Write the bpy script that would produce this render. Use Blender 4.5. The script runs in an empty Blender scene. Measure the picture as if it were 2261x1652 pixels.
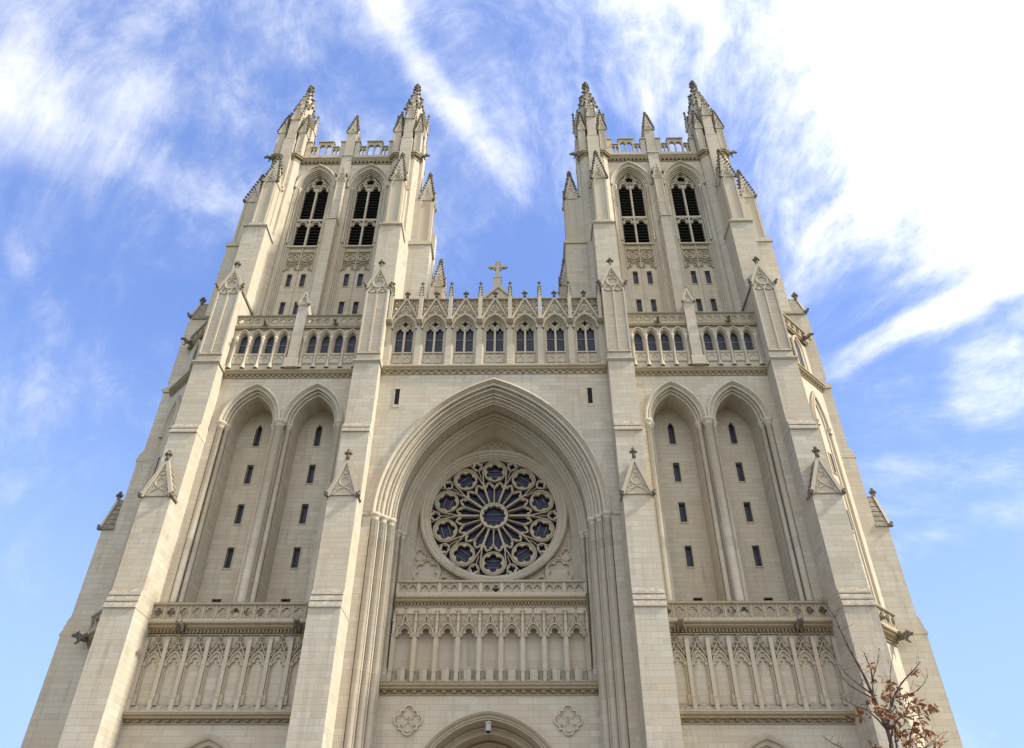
import bpy, bmesh, math, random
from math import sin, cos, pi, sqrt, radians, atan2, floor, ceil
from mathutils import Vector, Matrix
random.seed(7)
scene = bpy.context.scene
COL = scene.collection

# ---------------------------------------------------------------- camera
cam_d = bpy.data.cameras.new('camera')
cam = bpy.data.objects.new('camera', cam_d)
COL.objects.link(cam)
cam_d.sensor_fit = 'HORIZONTAL'; cam_d.sensor_width = 36.0
cam_d.lens = 36.0 * 1685.9 / 2260.0
cam_d.clip_end = 6000
PITCH, YAW, ROLL = radians(36.827), radians(-0.938), radians(0.181)
cam.location = (1.895, 0.0, 1.7)
_R = Matrix.Rotation(-YAW, 3, 'Z') @ Matrix.Rotation(pi/2 + PITCH, 3, 'X') @ Matrix.Rotation(-ROLL * -1, 3, 'Z')
cam.rotation_euler = _R.to_euler()
scene.camera = cam

# ---------------------------------------------------------------- light
SUN_EL, SUN_AZ = radians(40), radians(99)      # azimuth from +Y (into the facade) towards +X (right)
sd = Vector((sin(SUN_AZ)*cos(SUN_EL), cos(SUN_AZ)*cos(SUN_EL), sin(SUN_EL)))
sun_d = bpy.data.lights.new('sun', 'SUN'); sun_d.energy = 3.7; sun_d.angle = radians(4)
sun_d.color = (1.0, 0.93, 0.80)
sun = bpy.data.objects.new('sun', sun_d); COL.objects.link(sun)
sun.rotation_euler = sd.to_track_quat('Z', 'Y').to_euler(); sun.location = (60, -10, 90)

world = bpy.data.worlds.new('World'); scene.world = world; world.use_nodes = True
scene.view_settings.view_transform = 'Standard'
scene.view_settings.look = 'None'
scene.view_settings.exposure = 0.80
scene.view_settings.gamma = 1.0
scene.cycles.diffuse_bounces = 3; scene.cycles.max_bounces = 6; scene.cycles.caustics_reflective = False

class NT:
    """tiny helper to write node trees"""
    def __init__(s, tree): s.t = tree; s.n = tree.nodes; s.l = tree.links
    def new(s, typ, **kw):
        n = s.n.new(typ)
        for k, v in kw.items(): setattr(n, k, v)
        return n
    def put(s, sock, v):
        if isinstance(v, bpy.types.NodeSocket): s.l.new(v, sock)
        elif v is not None: sock.default_value = v
    def m(s, op, a, b=None, c=None, clamp=False):
        n = s.new('ShaderNodeMath', operation=op); n.use_clamp = clamp
        for i, v in enumerate((a, b, c)): s.put(n.inputs[i], v) if v is not None else None
        return n.outputs[0]
    def vm(s, op, a, b=None, scale=None):
        n = s.new('ShaderNodeVectorMath', operation=op)
        s.put(n.inputs[0], a)
        if b is not None: s.put(n.inputs[1], b)
        if scale is not None: s.put(n.inputs[3], scale)
        return n.outputs[1] if op == 'DOT_PRODUCT' else n.outputs[0]
    def comb(s, x, y, z):
        n = s.new('ShaderNodeCombineXYZ')
        for i, v in enumerate((x, y, z)): s.put(n.inputs[i], v)
        return n.outputs[0]
    def sep(s, v):
        n = s.new('ShaderNodeSeparateXYZ'); s.put(n.inputs[0], v); return n.outputs
    def noise(s, vec, scale, detail=4, rough=0.55, dist=0.0):
        n = s.new('ShaderNodeTexNoise'); s.put(n.inputs['Vector'], vec)
        n.inputs['Scale'].default_value = scale; n.inputs['Detail'].default_value = detail
        n.inputs['Roughness'].default_value = rough; n.inputs['Distortion'].default_value = dist
        return n.outputs[0]
    def ss(s, v, a, b, lo=0.0, hi=1.0):
        n = s.new('ShaderNodeMapRange', interpolation_type='SMOOTHSTEP')
        s.put(n.inputs[0], v)
        for i, x in ((1, a), (2, b), (3, lo), (4, hi)): n.inputs[i].default_value = x
        return n.outputs[0]
    def mix(s, f, a, b, blend='MIX'):
        n = s.new('ShaderNodeMix', data_type='RGBA', blend_type=blend)
        s.put(n.inputs[0], f); s.put(n.inputs[6], a); s.put(n.inputs[7], b); return n.outputs[2]
    def ramp(s, f, stops):
        n = s.new('ShaderNodeValToRGB'); s.put(n.inputs[0], f)
        e = n.color_ramp.elements
        while len(e) < len(stops): e.new(0.5)
        for i, (p, c) in enumerate(stops): e[i].position = p; e[i].color = (*c, 1)
        return n.outputs[0]

def build_world():
    world.node_tree.nodes.clear()
    t = NT(world.node_tree)
    out = t.new('ShaderNodeOutputWorld'); bg = t.new('ShaderNodeBackground')
    sky = t.new('ShaderNodeTexSky', sky_type='NISHITA'); sky.sun_disc = False
    sky.sun_elevation = SUN_EL; sky.sun_rotation = SUN_AZ
    sky.air_density = 1.0; sky.dust_density = 1.2; sky.ozone_density = 2.2
    d = t.vm('NORMALIZE', t.new('ShaderNodeTexCoord').outputs['Generated'])
    # cirrus streaks all run along one wind direction V, so they fan out from it
    V = Vector((0.181, 0.847, 0.5)).normalized()
    A = V.cross(Vector((0, 0, 1))).normalized(); B = A.cross(V).normalized()
    a = t.vm('DOT_PRODUCT', d, tuple(A)); b = t.vm('DOT_PRODUCT', d, tuple(B)); c = t.vm('DOT_PRODUCT', d, tuple(V))
    r = t.m('SQRT', t.m('ADD', t.m('MULTIPLY', a, a), t.m('MULTIPLY', b, b)))
    ri = t.m('DIVIDE', 1.0, t.m('MAXIMUM', r, 0.03))
    ca = t.m('MULTIPLY', a, ri); cb = t.m('MULTIPLY', b, ri)
    wob = t.noise(d, 2.2, 3, 0.5)
    wo = t.m('MULTIPLY', t.m('SUBTRACT', wob, 0.5), 0.7)
    rs = t.m('MULTIPLY', c, 1.6)
    n1 = t.noise(t.comb(t.m('ADD', ca, wo), t.m('SUBTRACT', cb, wo), rs), 3.2, 9, 0.60, 0.12)
    n2 = t.noise(t.comb(t.m('ADD', ca, wo), t.m('ADD', cb, wo), t.m('MULTIPLY', c, 4.0)), 8.0, 9, 0.66, 0.2)
    n3 = t.noise(d, 5.0, 8, 0.62, 0.5)
    n4 = t.noise(d, 16.0, 6, 0.65, 0.4)
    nn = t.m('ADD', t.m('MULTIPLY', n1, 0.46), t.m('ADD', t.m('MULTIPLY', n2, 0.36), t.m('ADD', t.m('MULTIPLY', n3, 0.12), t.m('MULTIPLY', n4, 0.06))))
    def lobe(v, k0, k1, w):
        vv = Vector(v).normalized()
        return t.m('MULTIPLY', t.ss(t.vm('DOT_PRODUCT', d, tuple(vv)), k0, k1), w)
    def band(p0, p1, width, w, soft=0.6, ends=0.05):
        """a long wisp: part of the great circle through p0 and p1"""
        p0 = Vector(p0).normalized(); p1 = Vector(p1).normalized()
        nrm = p0.cross(p1).normalized(); mid = (p0 + p1).normalized()
        dist = t.m('ABSOLUTE', t.m('ADD', t.vm('DOT_PRODUCT', d, tuple(nrm)), t.m('MULTIPLY', t.m('SUBTRACT', n3, 0.5), width*1.6)))
        cross = t.ss(dist, width*(1-soft), width, 1.0, 0.0)
        half = mid.dot(p0)
        along = t.ss(t.vm('DOT_PRODUCT', d, tuple(mid)), half - ends, half + ends*0.6)
        return t.m('MULTIPLY', t.m('MULTIPLY', cross, along), w)
    terms = CLOUDS(lobe, band)
    fade = t.ss(r, 0.10, 0.34)
    nn = t.m('ADD', t.m('MULTIPLY', nn, fade), t.m('MULTIPLY', t.m('ADD', t.m('MULTIPLY', n3, 0.7), t.m('MULTIPLY', n4, 0.3)), t.m('SUBTRACT', 1.0, fade)))
    nn = t.m('ADD', t.m('MULTIPLY', t.m('SUBTRACT', nn, 0.5), 2.35), 0.42)
    acc = t.m('ADD', nn, terms[0])
    for q in terms[1:]: acc = t.m('ADD', acc, q)
    dens = t.m('POWER', t.ss(acc, 0.22, 1.12), 1.55)
    # milky towards the horizon
    z = t.sep(d)[2]
    skyc = t.mix(1.0, sky.outputs[0], (1.35, 1.6, 2.3, 1), 'MULTIPLY')
    skyc = t.mix(0.6, skyc, (1.75, 2.75, 5.9, 1))
    skyc = t.mix(t.ss(z, 0.16, 0.62, 0.75, 0.0), skyc, (3.7, 5.3, 7.6, 1))
    sunny = t.ss(t.vm('DOT_PRODUCT', d, tuple(sd)), 0.1, 0.98)
    back_fill = t.ss(t.vm('DOT_PRODUCT', d, (0.0, -1.0, 0.0)), -0.1, 0.5)  # clouds behind the viewer made brighter, an added fill for the front
    ccol = t.mix(t.m('MAXIMUM', sunny, back_fill), (7.6, 7.8, 8.3, 1), (11.8, 11.8, 12.0, 1))
    ccol = t.mix(t.ss(n3, 0.35, 0.65, 0.14, 0.0), ccol, (4.6, 5.1, 6.4, 1))
    cl = t.mix(dens, skyc, ccol)
    t.put(bg.inputs[0], cl); bg.inputs[1].default_value = 0.085
    t.l.new(bg.outputs[0], out.inputs[0])

def CLOUDS(lobe, band):
    return [
        lobe((0.546, 0.408, 0.732), 0.9507, 0.9957, 0.34),
        lobe((0.560, 0.533, 0.635), 0.9722, 0.9993, 0.26),
        lobe((-0.522, 0.390, 0.759), 0.9751, 0.9998, 0.23),
        lobe((-0.052, 0.462, 0.885), 0.9365, 0.9946, 0.17),
        lobe((-0.453, 0.750, 0.483), 0.9694, 0.9944, -0.10),
        lobe((0.495, 0.839, 0.225), 0.9865, 0.9976, -0.15),
        lobe((0.087, 0.788, 0.609), 0.9577, 0.9943, -0.20),
        band((-0.188, 0.408, 0.894), (-0.077, 0.561, 0.824), 0.0340, 0.26, 0.90, 0.0120),
        band((-0.104, 0.529, 0.842), (0.006, 0.634, 0.774), 0.0280, 0.13, 0.90, 0.0120),
        band((0.362, 0.742, 0.564), (0.565, 0.579, 0.588), 0.0280, 0.40, 0.85, 0.0120),
        band((0.317, 0.694, 0.646), (0.457, 0.525, 0.718), 0.0450, 0.30, 0.90, 0.0200),
        band((-0.524, 0.476, 0.707), (-0.325, 0.625, 0.709), 0.0450, 0.17, 0.95, 0.0200),
        band((-0.551, 0.436, 0.711), (-0.379, 0.512, 0.771), 0.0500, 0.20, 0.95, 0.0200),
        band((-0.562, 0.527, 0.637), (-0.533, 0.615, 0.581), 0.0220, 0.14, 0.90, 0.0100),
        lobe((0.521, 0.692, 0.499), 0.9978, 0.9999, 0.26),
        band((0.414, 0.790, 0.452), (0.566, 0.711, 0.417), 0.0350, 0.16, 0.90, 0.0200),
        band((0.454, 0.813, 0.366), (0.564, 0.731, 0.385), 0.0300, 0.15, 0.90, 0.0200),
        lobe((0.50, -0.62, 0.60), 0.05, 0.85, 0.70),      # FILL: unseen bright cloud added behind the viewer to light the front
    ]
build_world()

# ---------------------------------------------------------------- materials
def mat_new(name):
    m = bpy.data.materials.new(name); m.use_nodes = True
    t = NT(m.node_tree); b = m.node_tree.nodes['Principled BSDF']
    return m, t, b

def stone_mat(name, bricks=True, tone=(0.51, 0.465, 0.38), rowh=0.315, bw=1.05, dirt=0.5, bump=0.25):
    m, t, b = mat_new(name)
    g = t.new('ShaderNodeNewGeometry')
    P = g.outputs['Position']; px, py, pz = t.sep(P); nx, ny, nz = t.sep(g.outputs['True Normal'])
    sel = t.m('GREATER_THAN', t.m('ABSOLUTE', nx), 0.78)
    u = t.m('ADD', t.m('MULTIPLY', px, t.m('SUBTRACT', 1.0, sel)), t.m('MULTIPLY', py, sel))
    col0 = Vector(tone)
    big = t.noise(P, 0.22, 3, 0.6); fine = t.noise(P, 5.0, 5, 0.65)
    streak = t.noise(t.comb(t.m('MULTIPLY', u, 1.5), py, t.m('MULTIPLY', pz, 0.10)), 1.6, 5, 0.65)
    if bricks:
        br = t.new('ShaderNodeTexBrick', offset=0.5, offset_frequency=2, squash=0.72, squash_frequency=3)
        t.put(br.inputs['Vector'], t.comb(u, pz, 0.0))
        br.inputs['Scale'].default_value = 1.0
        br.inputs['Brick Width'].default_value = bw; br.inputs['Row Height'].default_value = rowh
        br.inputs['Mortar Size'].default_value = 0.009; br.inputs['Mortar Smooth'].default_value = 0.1
        br.inputs['Color1'].default_value = (0, 0, 0, 1); br.inputs['Color2'].default_value = (1, 1, 1, 1)
        br.inputs['Bias'].default_value = 0.0
        c = t.ramp(br.outputs['Color'], [(0.0, tuple(col0*0.86)), (0.25, (col0.x*1.0, col0.y*0.955, col0.z*0.94)), (0.5, tuple(col0*0.98)), (0.75, (col0.x*0.98, col0.y*1.02, col0.z*1.07)), (1.0, tuple(col0*1.09))])
    else:
        c = t.ramp(fine, [(0.3, tuple(col0*0.93)), (0.7, tuple(col0*1.05))])
    c = t.mix(t.ss(big, 0.35, 0.7, 0.0, 0.5), c, (tone[0]*1.02, tone[1]*0.92, tone[2]*0.82, 1))
    c = t.mix(t.ss(streak, 0.50, 0.70, 0.0, 0.42), c, (tone[0]*0.66, tone[1]*0.66, tone[2]*0.68, 1))
    # lichen and soot: settles on ledges and in ragged patches
    up = t.ss(nz, 0.15, 0.6)
    soot = t.m('MULTIPLY', up, t.ss(fine, 0.33, 0.62, 0.35, 1.0))
    c = t.mix(t.m('MULTIPLY', soot, dirt*1.3, clamp=True), c, (0.085, 0.078, 0.065, 1))
    runs = t.noise(t.comb(t.m('MULTIPLY', u, 3.2), py, t.m('MULTIPLY', pz, 0.16)), 1.0, 4, 0.6)
    zone = t.ss(t.noise(P, 0.35, 4, 0.65), 0.50, 0.66)
    c = t.mix(t.m('MULTIPLY', t.m('MULTIPLY', t.ss(runs, 0.52, 0.66), zone), 0.38), c, (tone[0]*0.42, tone[1]*0.42, tone[2]*0.44, 1))
    patch = t.m('MULTIPLY', t.ss(t.noise(P, 1.7, 6, 0.7), 0.58, 0.78), dirt*0.55)
    c = t.mix(patch, c, (0.22, 0.19, 0.145, 1))
    if bricks:
        c = t.mix(t.m('MULTIPLY', br.outputs['Fac'], 0.32), c, (0.19, 0.16, 0.12, 1))
    t.put(b.inputs['Base Color'], c); b.inputs['Roughness'].default_value = 0.9
    b.inputs['Specular IOR Level'].default_value = 0.25
    bp = t.new('ShaderNodeBump'); bp.inputs['Strength'].default_value = bump; bp.inputs['Distance'].default_value = 0.03
    h = t.m('ADD', fine, t.m('MULTIPLY', t.noise(P, 22, 3, 0.6), 0.4))
    if bricks: h = t.m('SUBTRACT', h, t.m('MULTIPLY', br.outputs['Fac'], 1.2))
    t.put(bp.inputs['Height'], h); t.put(b.inputs['Normal'], bp.outputs[0])
    return m

M_ASH = stone_mat('limestone_ashlar')
M_TRIM = stone_mat('limestone_trim', bricks=False, tone=(0.49, 0.44, 0.355), dirt=0.42)
M_SHAFT = stone_mat('limestone_shaft', tone=(0.515, 0.47, 0.385), rowh=0.63, bw=40, dirt=0.3)
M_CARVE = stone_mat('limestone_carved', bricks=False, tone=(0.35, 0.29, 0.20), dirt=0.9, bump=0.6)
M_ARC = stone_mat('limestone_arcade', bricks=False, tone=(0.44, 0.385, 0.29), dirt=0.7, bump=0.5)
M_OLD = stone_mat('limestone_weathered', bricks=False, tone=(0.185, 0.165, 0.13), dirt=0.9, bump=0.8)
M_CAPROOF = stone_mat('limestone_roof_courses', tone=(0.36, 0.32, 0.25), rowh=0.3, bw=2.0, dirt=0.9)

def glass_mat(name, tint, lattice, scale=7.0, line=0.12):
    m, t, b = mat_new(name)
    g = t.new('ShaderNodeNewGeometry'); px, py, pz = t.sep(g.outputs['Position'])
    n = t.noise(g.outputs['Position'], 3.0, 3, 0.6)
    c = t.mix(t.ss(n, 0.3, 0.7), (tint[0]*0.7, tint[1]*0.7, tint[2]*0.75, 1), (tint[0]*1.4, tint[1]*1.4, tint[2]*1.35, 1))
    if lattice:
        a1 = t.m('ABSOLUTE', t.m('SUBTRACT', t.m('FRACT', t.m('MULTIPLY', t.m('ADD', px, t.m('MULTIPLY', pz, 0.6)), scale)), 0.5))
        a2 = t.m('ABSOLUTE', t.m('SUBTRACT', t.m('FRACT', t.m('MULTIPLY', t.m('SUBTRACT', px, t.m('MULTIPLY', pz, 0.6)), scale)), 0.5))
        f = t.m('MAXIMUM', t.ss(a1, 0.5-line, 0.5-line*0.3), t.ss(a2, 0.5-line, 0.5-line*0.3))
        c = t.mix(t.m('MULTIPLY', f, 0.35), c, (0.12, 0.125, 0.14, 1))
    t.put(b.inputs['Base Color'], c)
    b.inputs['Roughness'].default_value = 0.3; b.inputs['Specular IOR Level'].default_value = 0.2
    bp = t.new('ShaderNodeBump'); bp.inputs['Strength'].default_value = 0.5; bp.inputs['Distance'].default_value = 0.02
    t.put(bp.inputs['Height'], t.noise(g.outputs['Position'], 9.0, 2, 0.5)); t.put(b.inputs['Normal'], bp.outputs[0])
    return m
M_GLASS = glass_mat('leaded_glass', (0.020, 0.024, 0.045), True)
M_ROSEGLASS = glass_mat('rose_glass', (0.008, 0.013, 0.052), True, 5.0, 0.06)

def plain(name, col, rough=0.7, metal=0.0, var=0.25):
    m, t, b = mat_new(name)
    g = t.new('ShaderNodeNewGeometry')
    n = t.noise(g.outputs['Position'], 6.0, 4, 0.6)
    t.put(b.inputs['Base Color'], t.mix(n, tuple(x*(1-var) for x in col)+(1,), tuple(x*(1+var) for x in col)+(1,)))
    b.inputs['Roughness'].default_value = rough; b.inputs['Metallic'].default_value = metal
    return m
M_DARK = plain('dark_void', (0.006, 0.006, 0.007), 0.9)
M_LOUVRE = plain('louvre_slats', (0.004, 0.004, 0.004), 0.9)
M_LEAD = plain('iron_bars', (0.20, 0.21, 0.23), 0.5)
M_LAMP = plain('lamp_white_paint', (0.36, 0.36, 0.345), 0.4, 0, 0.05)
M_STEEL = plain('painted_steel', (0.10, 0.14, 0.22), 0.4)
M_SLATE = plain('lead_roof', (0.12, 0.13, 0.13), 0.6)

# ---------------------------------------------------------------- mesh helpers
class MB:
    def __init__(s, tf=None): s.v = []; s.f = []; s.s = []; s.i = []; s.tf = tf
    def absorb(s, q, k=1):
        """take in another builder's faces with material slot k"""
        o = len(s.v); s.v += q.v; s.f += [[i+o for i in f] for f in q.f]; s.s += q.s; s.i += [k]*len(q.f); return s
    def add(s, vs, fs, smooth=False):
        o = len(s.v)
        s.v += [s.tf(*p) for p in vs] if s.tf else [tuple(p) for p in vs]
        for f in fs: s.f.append([i+o for i in f]); s.s.append(smooth); s.i.append(0)
    def box(s, x0, x1, y0, y1, z0, z1):
        s.add([(x0,y0,z0),(x1,y0,z0),(x1,y1,z0),(x0,y1,z0),(x0,y0,z1),(x1,y0,z1),(x1,y1,z1),(x0,y1,z1)],
              [(0,3,2,1),(4,5,6,7),(0,1,5,4),(1,2,6,5),(2,3,7,6),(3,0,4,7)])
    def prism(s, poly, y0, y1):
        """polygon in (x, z) extruded along y"""
        n = len(poly)
        s.add([(x,y0,z) for x,z in poly]+[(x,y1,z) for x,z in poly],
              [list(range(n)), list(range(2*n-1,n-1,-1))]+[(i,(i+1)%n,(i+1)%n+n,i+n) for i in range(n)])
    def prof(s, poly, x0, x1):
        """polygon in (y, z) extruded along x"""
        n = len(poly)
        s.add([(x0,y,z) for y,z in poly]+[(x1,y,z) for y,z in poly],
              [list(range(n)), list(range(2*n-1,n-1,-1))]+[(i,(i+1)%n,(i+1)%n+n,i+n) for i in range(n)])
    def plan(s, poly, z0, z1, poly1=None):
        n = len(poly); q = poly1 or poly
        s.add([(x,y,z0) for x,y in poly]+[(x,y,z1) for x,y in q],
              [list(range(n)), list(range(2*n-1,n-1,-1))]+[(i,(i+1)%n,(i+1)%n+n,i+n) for i in range(n)])
    def pyr(s, poly, z0, apex):
        n = len(poly)
        s.add([(x,y,z0) for x,y in poly]+[apex], [list(range(n))]+[(i,(i+1)%n,n) for i in range(n)])
    def lathe(s, cx, cy, prof, n=10, smooth=True):
        vs = []; fs = []
        for r, z in prof:
            for k in range(n): a = 2*pi*k/n; vs.append((cx+r*cos(a), cy+r*sin(a), z))
        for j in range(len(prof)-1):
            for k in range(n): fs.append((j*n+k, j*n+(k+1)%n, (j+1)*n+(k+1)%n, (j+1)*n+k))
        s.add(vs, fs, smooth)
    def tube(s, p0, p1, r0, r1=None, n=6, smooth=True):
        r1 = r0 if r1 is None else r1
        p0 = Vector(p0); p1 = Vector(p1); d = (p1-p0).normalized()
        a = d.cross(Vector((0,0,1)) if abs(d.z) < 0.9 else Vector((1,0,0))).normalized(); b = d.cross(a)
        vs = []
        for p, r in ((p0, r0), (p1, r1)):
            for k in range(n): t = 2*pi*k/n; vs.append(tuple(p + a*r*cos(t) + b*r*sin(t)))
        s.add(vs, [(k,(k+1)%n,(k+1)%n+n,k+n) for k in range(n)]+[list(range(n-1,-1,-1)), list(range(n,2*n))], smooth)
    def blob(s, x, y, z, rx, ry=None, rz=None, smooth=True):
        ry = rx if ry is None else ry; rz = rx if rz is None else rz
        vs = [(x,y,z+rz),(x,y,z-rz)]
        for zz, k in ((0.5,0.82),(-0.5,0.82)):
            for i in range(6): a = pi/3*i + (0.5 if zz < 0 else 0); vs.append((x+rx*k*cos(a), y+ry*k*sin(a), z+rz*zz))
        fs = []
        for i in range(6):
            j = (i+1) % 6
            fs += [(0,2+i,2+j),(1,8+j,8+i),(2+i,8+i,2+j),(2+j,8+i,8+j)]
        s.add(vs, fs, smooth)
    def sweep(s, path, prof, closed=False, smooth=False, normals=None):
        """path: (x,z) points; prof: (r,y) points, r measured outwards (left of travel)"""
        n = len(path); N = []
        for i in range(n):
            if closed: a = path[i-1]; c = path[(i+1)%n]
            else: a = path[max(i-1,0)]; c = path[min(i+1,n-1)]
            b = path[i]
            def nn(p,q):
                dx,dz = q[0]-p[0], q[1]-p[1]; L = math.hypot(dx,dz) or 1
                return (-dz/L, dx/L)
            if (i == 0 and not closed): m = nn(b,c)
            elif (i == n-1 and not closed): m = nn(a,b)
            else:
                n1 = nn(a,b); n2 = nn(b,c); mx,mz = n1[0]+n2[0], n1[1]+n2[1]; L = math.hypot(mx,mz) or 1
                mx/=L; mz/=L; k = max(mx*n1[0]+mz*n1[1], 0.35); m = (mx/k, mz/k)
            N.append(m)
        vs = []; k = len(prof)
        for (x,z),(mx,mz) in zip(path,N):
            for r,y in prof: vs.append((x+mx*r, y, z+mz*r))
        fs = []
        for i in range(n if closed else n-1):
            j = (i+1) % n
            for q in range(k-1): fs.append((i*k+q, j*k+q, j*k+q+1, i*k+q+1))
        s.add(vs, fs, smooth)
    def bar(s, path, w, y0, y1, closed=False):
        """a stone bar of width w following the path, y0 is its face"""
        h = w/2; b = h*0.45
        s.sweep(path, [(h,y1),(h,y0+b),(h-b,y0),(-h+b,y0),(-h,y0+b),(-h,y1)], closed)
    def plate(s, cx, cz, ro, ri, y0, y1, n=48, rim=False):
        """slab between outer polar outline ro(a) and inner outline ri(a)"""
        vs = []; fs = []
        for k in range(n):
            a = 2*pi*k/n; o, i = ro(a), ri(a); c, d = cos(a), sin(a)
            vs += [(cx+o*c, y0, cz+o*d), (cx+i*c, y0, cz+i*d), (cx+i*c, y1, cz+i*d), (cx+o*c, y1, cz+o*d)]
        for k in range(n):
            a = k*4; b = ((k+1)%n)*4
            fs += [(a,b,b+1,a+1),(a+1,b+1,b+2,a+2)]
            if rim: fs.append((a+3,b+3,b,a))
        s.add(vs, fs)
    def grid_wall(s, x0, x1, z0, z1, y, holes, deep=0.35):
        """flat wall with rectangular openings and their reveals"""
        xs = sorted({x0,x1}|{h[0] for h in holes}|{h[1] for h in holes}); zs = sorted({z0,z1}|{h[2] for h in holes}|{h[3] for h in holes})
        for i in range(len(xs)-1):
            for j in range(len(zs)-1):
                mx,mz = (xs[i]+xs[i+1])/2,(zs[j]+zs[j+1])/2
                if any(h[0]<mx<h[1] and h[2]<mz<h[3] for h in holes): continue
                s.add([(xs[i],y,zs[j]),(xs[i+1],y,zs[j]),(xs[i+1],y,zs[j+1]),(xs[i],y,zs[j+1])],[(0,1,2,3)])
        for a,b,c,d in holes:
            e = y+deep
            s.add([(a,y,c),(b,y,c),(b,y,d),(a,y,d),(a,e,c),(b,e,c),(b,e,d),(a,e,d)],[(0,1,5,4),(1,2,6,5),(2,3,7,6),(3,0,4,7)])
    def arch_wall(s, x0, x1, z0, z1, y, arches):
        """wall with pointed openings down to z0; arches (cx, half width, spring z, rise)"""
        x = x0
        for cx,a,zs,h in sorted(arches):
            if cx-a > x+1e-6: s.add([(x,y,z0),(cx-a,y,z0),(cx-a,y,z1),(x,y,z1)],[(0,1,2,3)])
            pts = arch(cx,a,zs,h,12)
            for p,q in zip(pts[:-1],pts[1:]):
                if q[0]-p[0] > 1e-5: s.add([(p[0],y,p[1]),(q[0],y,q[1]),(q[0],y,z1),(p[0],y,z1)],[(0,1,2,3)])
            x = cx+a
        if x1 > x+1e-6: s.add([(x,y,z0),(x1,y,z0),(x1,y,z1),(x,y,z1)],[(0,1,2,3)])

def arch(cx, a, zs, h, n=12, foot=None):
    """pointed arch, left foot to right foot"""
    c = (h*h-a*a)/(2*a); R = a+c; e = atan2(h, c) if True else 0
    right = [(cx - c + R*cos(e*k/n), zs + R*sin(e*k/n)) for k in range(n+1)]
    left = [(2*cx-x, z) for x, z in right]
    p = left + right[::-1][1:]
    if foot is not None: p = [(p[0][0], foot)] + p + [(p[-1][0], foot)]
    return p
def circ(cx, cz, r, n=32, a0=0.0): return [(cx+r*cos(a0-2*pi*k/n), cz+r*sin(a0-2*pi*k/n)) for k in range(n)]
def foil(n, c, rho, rot=pi/2):
    def f(a):
        p = (a-rot) % (2*pi/n)
        if p > pi/n: p -= 2*pi/n
        q = rho*rho - (c*sin(p))**2
        return c*cos(p) + sqrt(max(q, 0))
    return f
def head_slab(mb, cx, cz, rx, rz, f, y0, y1, lo=-.12, n=26):
    """cusped head of a light: slab between a straight-sided top and lobed opening, open below"""
    V = []
    for j in range(n+1):
        a = lo + (pi-2*lo)*j/n; c, d = cos(a), sin(a)
        o = min(rx/max(abs(c),1e-3), rz/max(d,1e-3) if d > 0 else 9); o = min(o, math.hypot(rx,rz)*.93); i = min(f(a), o-.004)
        V += [(cx+o*c,cz+o*d),(cx+i*c,cz+i*d)]
    k = len(V)
    mb.add([(x,y0,z) for x,z in V]+[(x,y1,z) for x,z in V],[g for j in range(n) for g in ((2*j,2*j+2,2*j+3,2*j+1),(2*j+1,2*j+3,2*j+3+k,2*j+1+k))])
def rect_r(hx, hz0, hz1=None):
    hz1 = hz0 if hz1 is None else hz1
    def f(a):
        c, s = cos(a), sin(a); r = 1e9
        if abs(c) > 1e-6: r = min(r, hx/abs(c))
        if s > 1e-6: r = min(r, hz1/s)
        if s < -1e-6: r = min(r, hz0/-s)
        return r
    return f
def const(r): return lambda a: r

WL = {}
def link(name, ob, parent=None, loc=(0,0,0)):
    COL.objects.link(ob)
    WL[ob.name] = Vector(loc)
    if parent is not None:
        ob.parent = parent; ob.location = Vector(loc) - WL[parent.name]
    else: ob.location = loc
    return ob
def build(name, mb, mats, parent=None, loc=(0,0,0), recalc=True):
    me = bpy.data.meshes.new(name)
    L = Vector(loc)
    me.from_pydata([tuple(Vector(v)-L) for v in mb.v], [], mb.f)
    me.polygons.foreach_set('use_smooth', mb.s)
    for m_ in (mats if isinstance(mats, (list, tuple)) else [mats]): me.materials.append(m_)
    me.polygons.foreach_set('material_index', mb.i)
    if recalc:
        bm = bmesh.new(); bm.from_mesh(me)
        bmesh.ops.recalc_face_normals(bm, faces=bm.faces); bm.to_mesh(me); bm.free()
    me.update()
    return link(name, bpy.data.objects.new(name, me), parent, loc)
def empty(name, loc=(0,0,0), parent=None):
    o = bpy.data.objects.new(name, None); o.empty_display_size = 0.5
    return link(name, o, parent, loc)
def copy_tree(o, off, parent=None):
    """copy of a part and its sub-parts, moved by off"""
    c = o.copy(); COL.objects.link(c)
    p = parent or o.parent
    c.parent = p; c.location = Vector(o.location) + (Vector(off) if parent is None else Vector((0,0,0)))
    WL[c.name] = WL[o.name] + Vector(off)
    for ch in list(o.children):
        k = ch.copy(); COL.objects.link(k); k.parent = c; k.location = ch.location
        WL[k.name] = WL[ch.name] + Vector(off)
    return c
def tag(o, label=None, cat=None, group=None, kind=None):
    for k, v in (('label',label),('category',cat),('group',group),('kind',kind)):
        if v: o[k] = v
    return o

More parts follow.
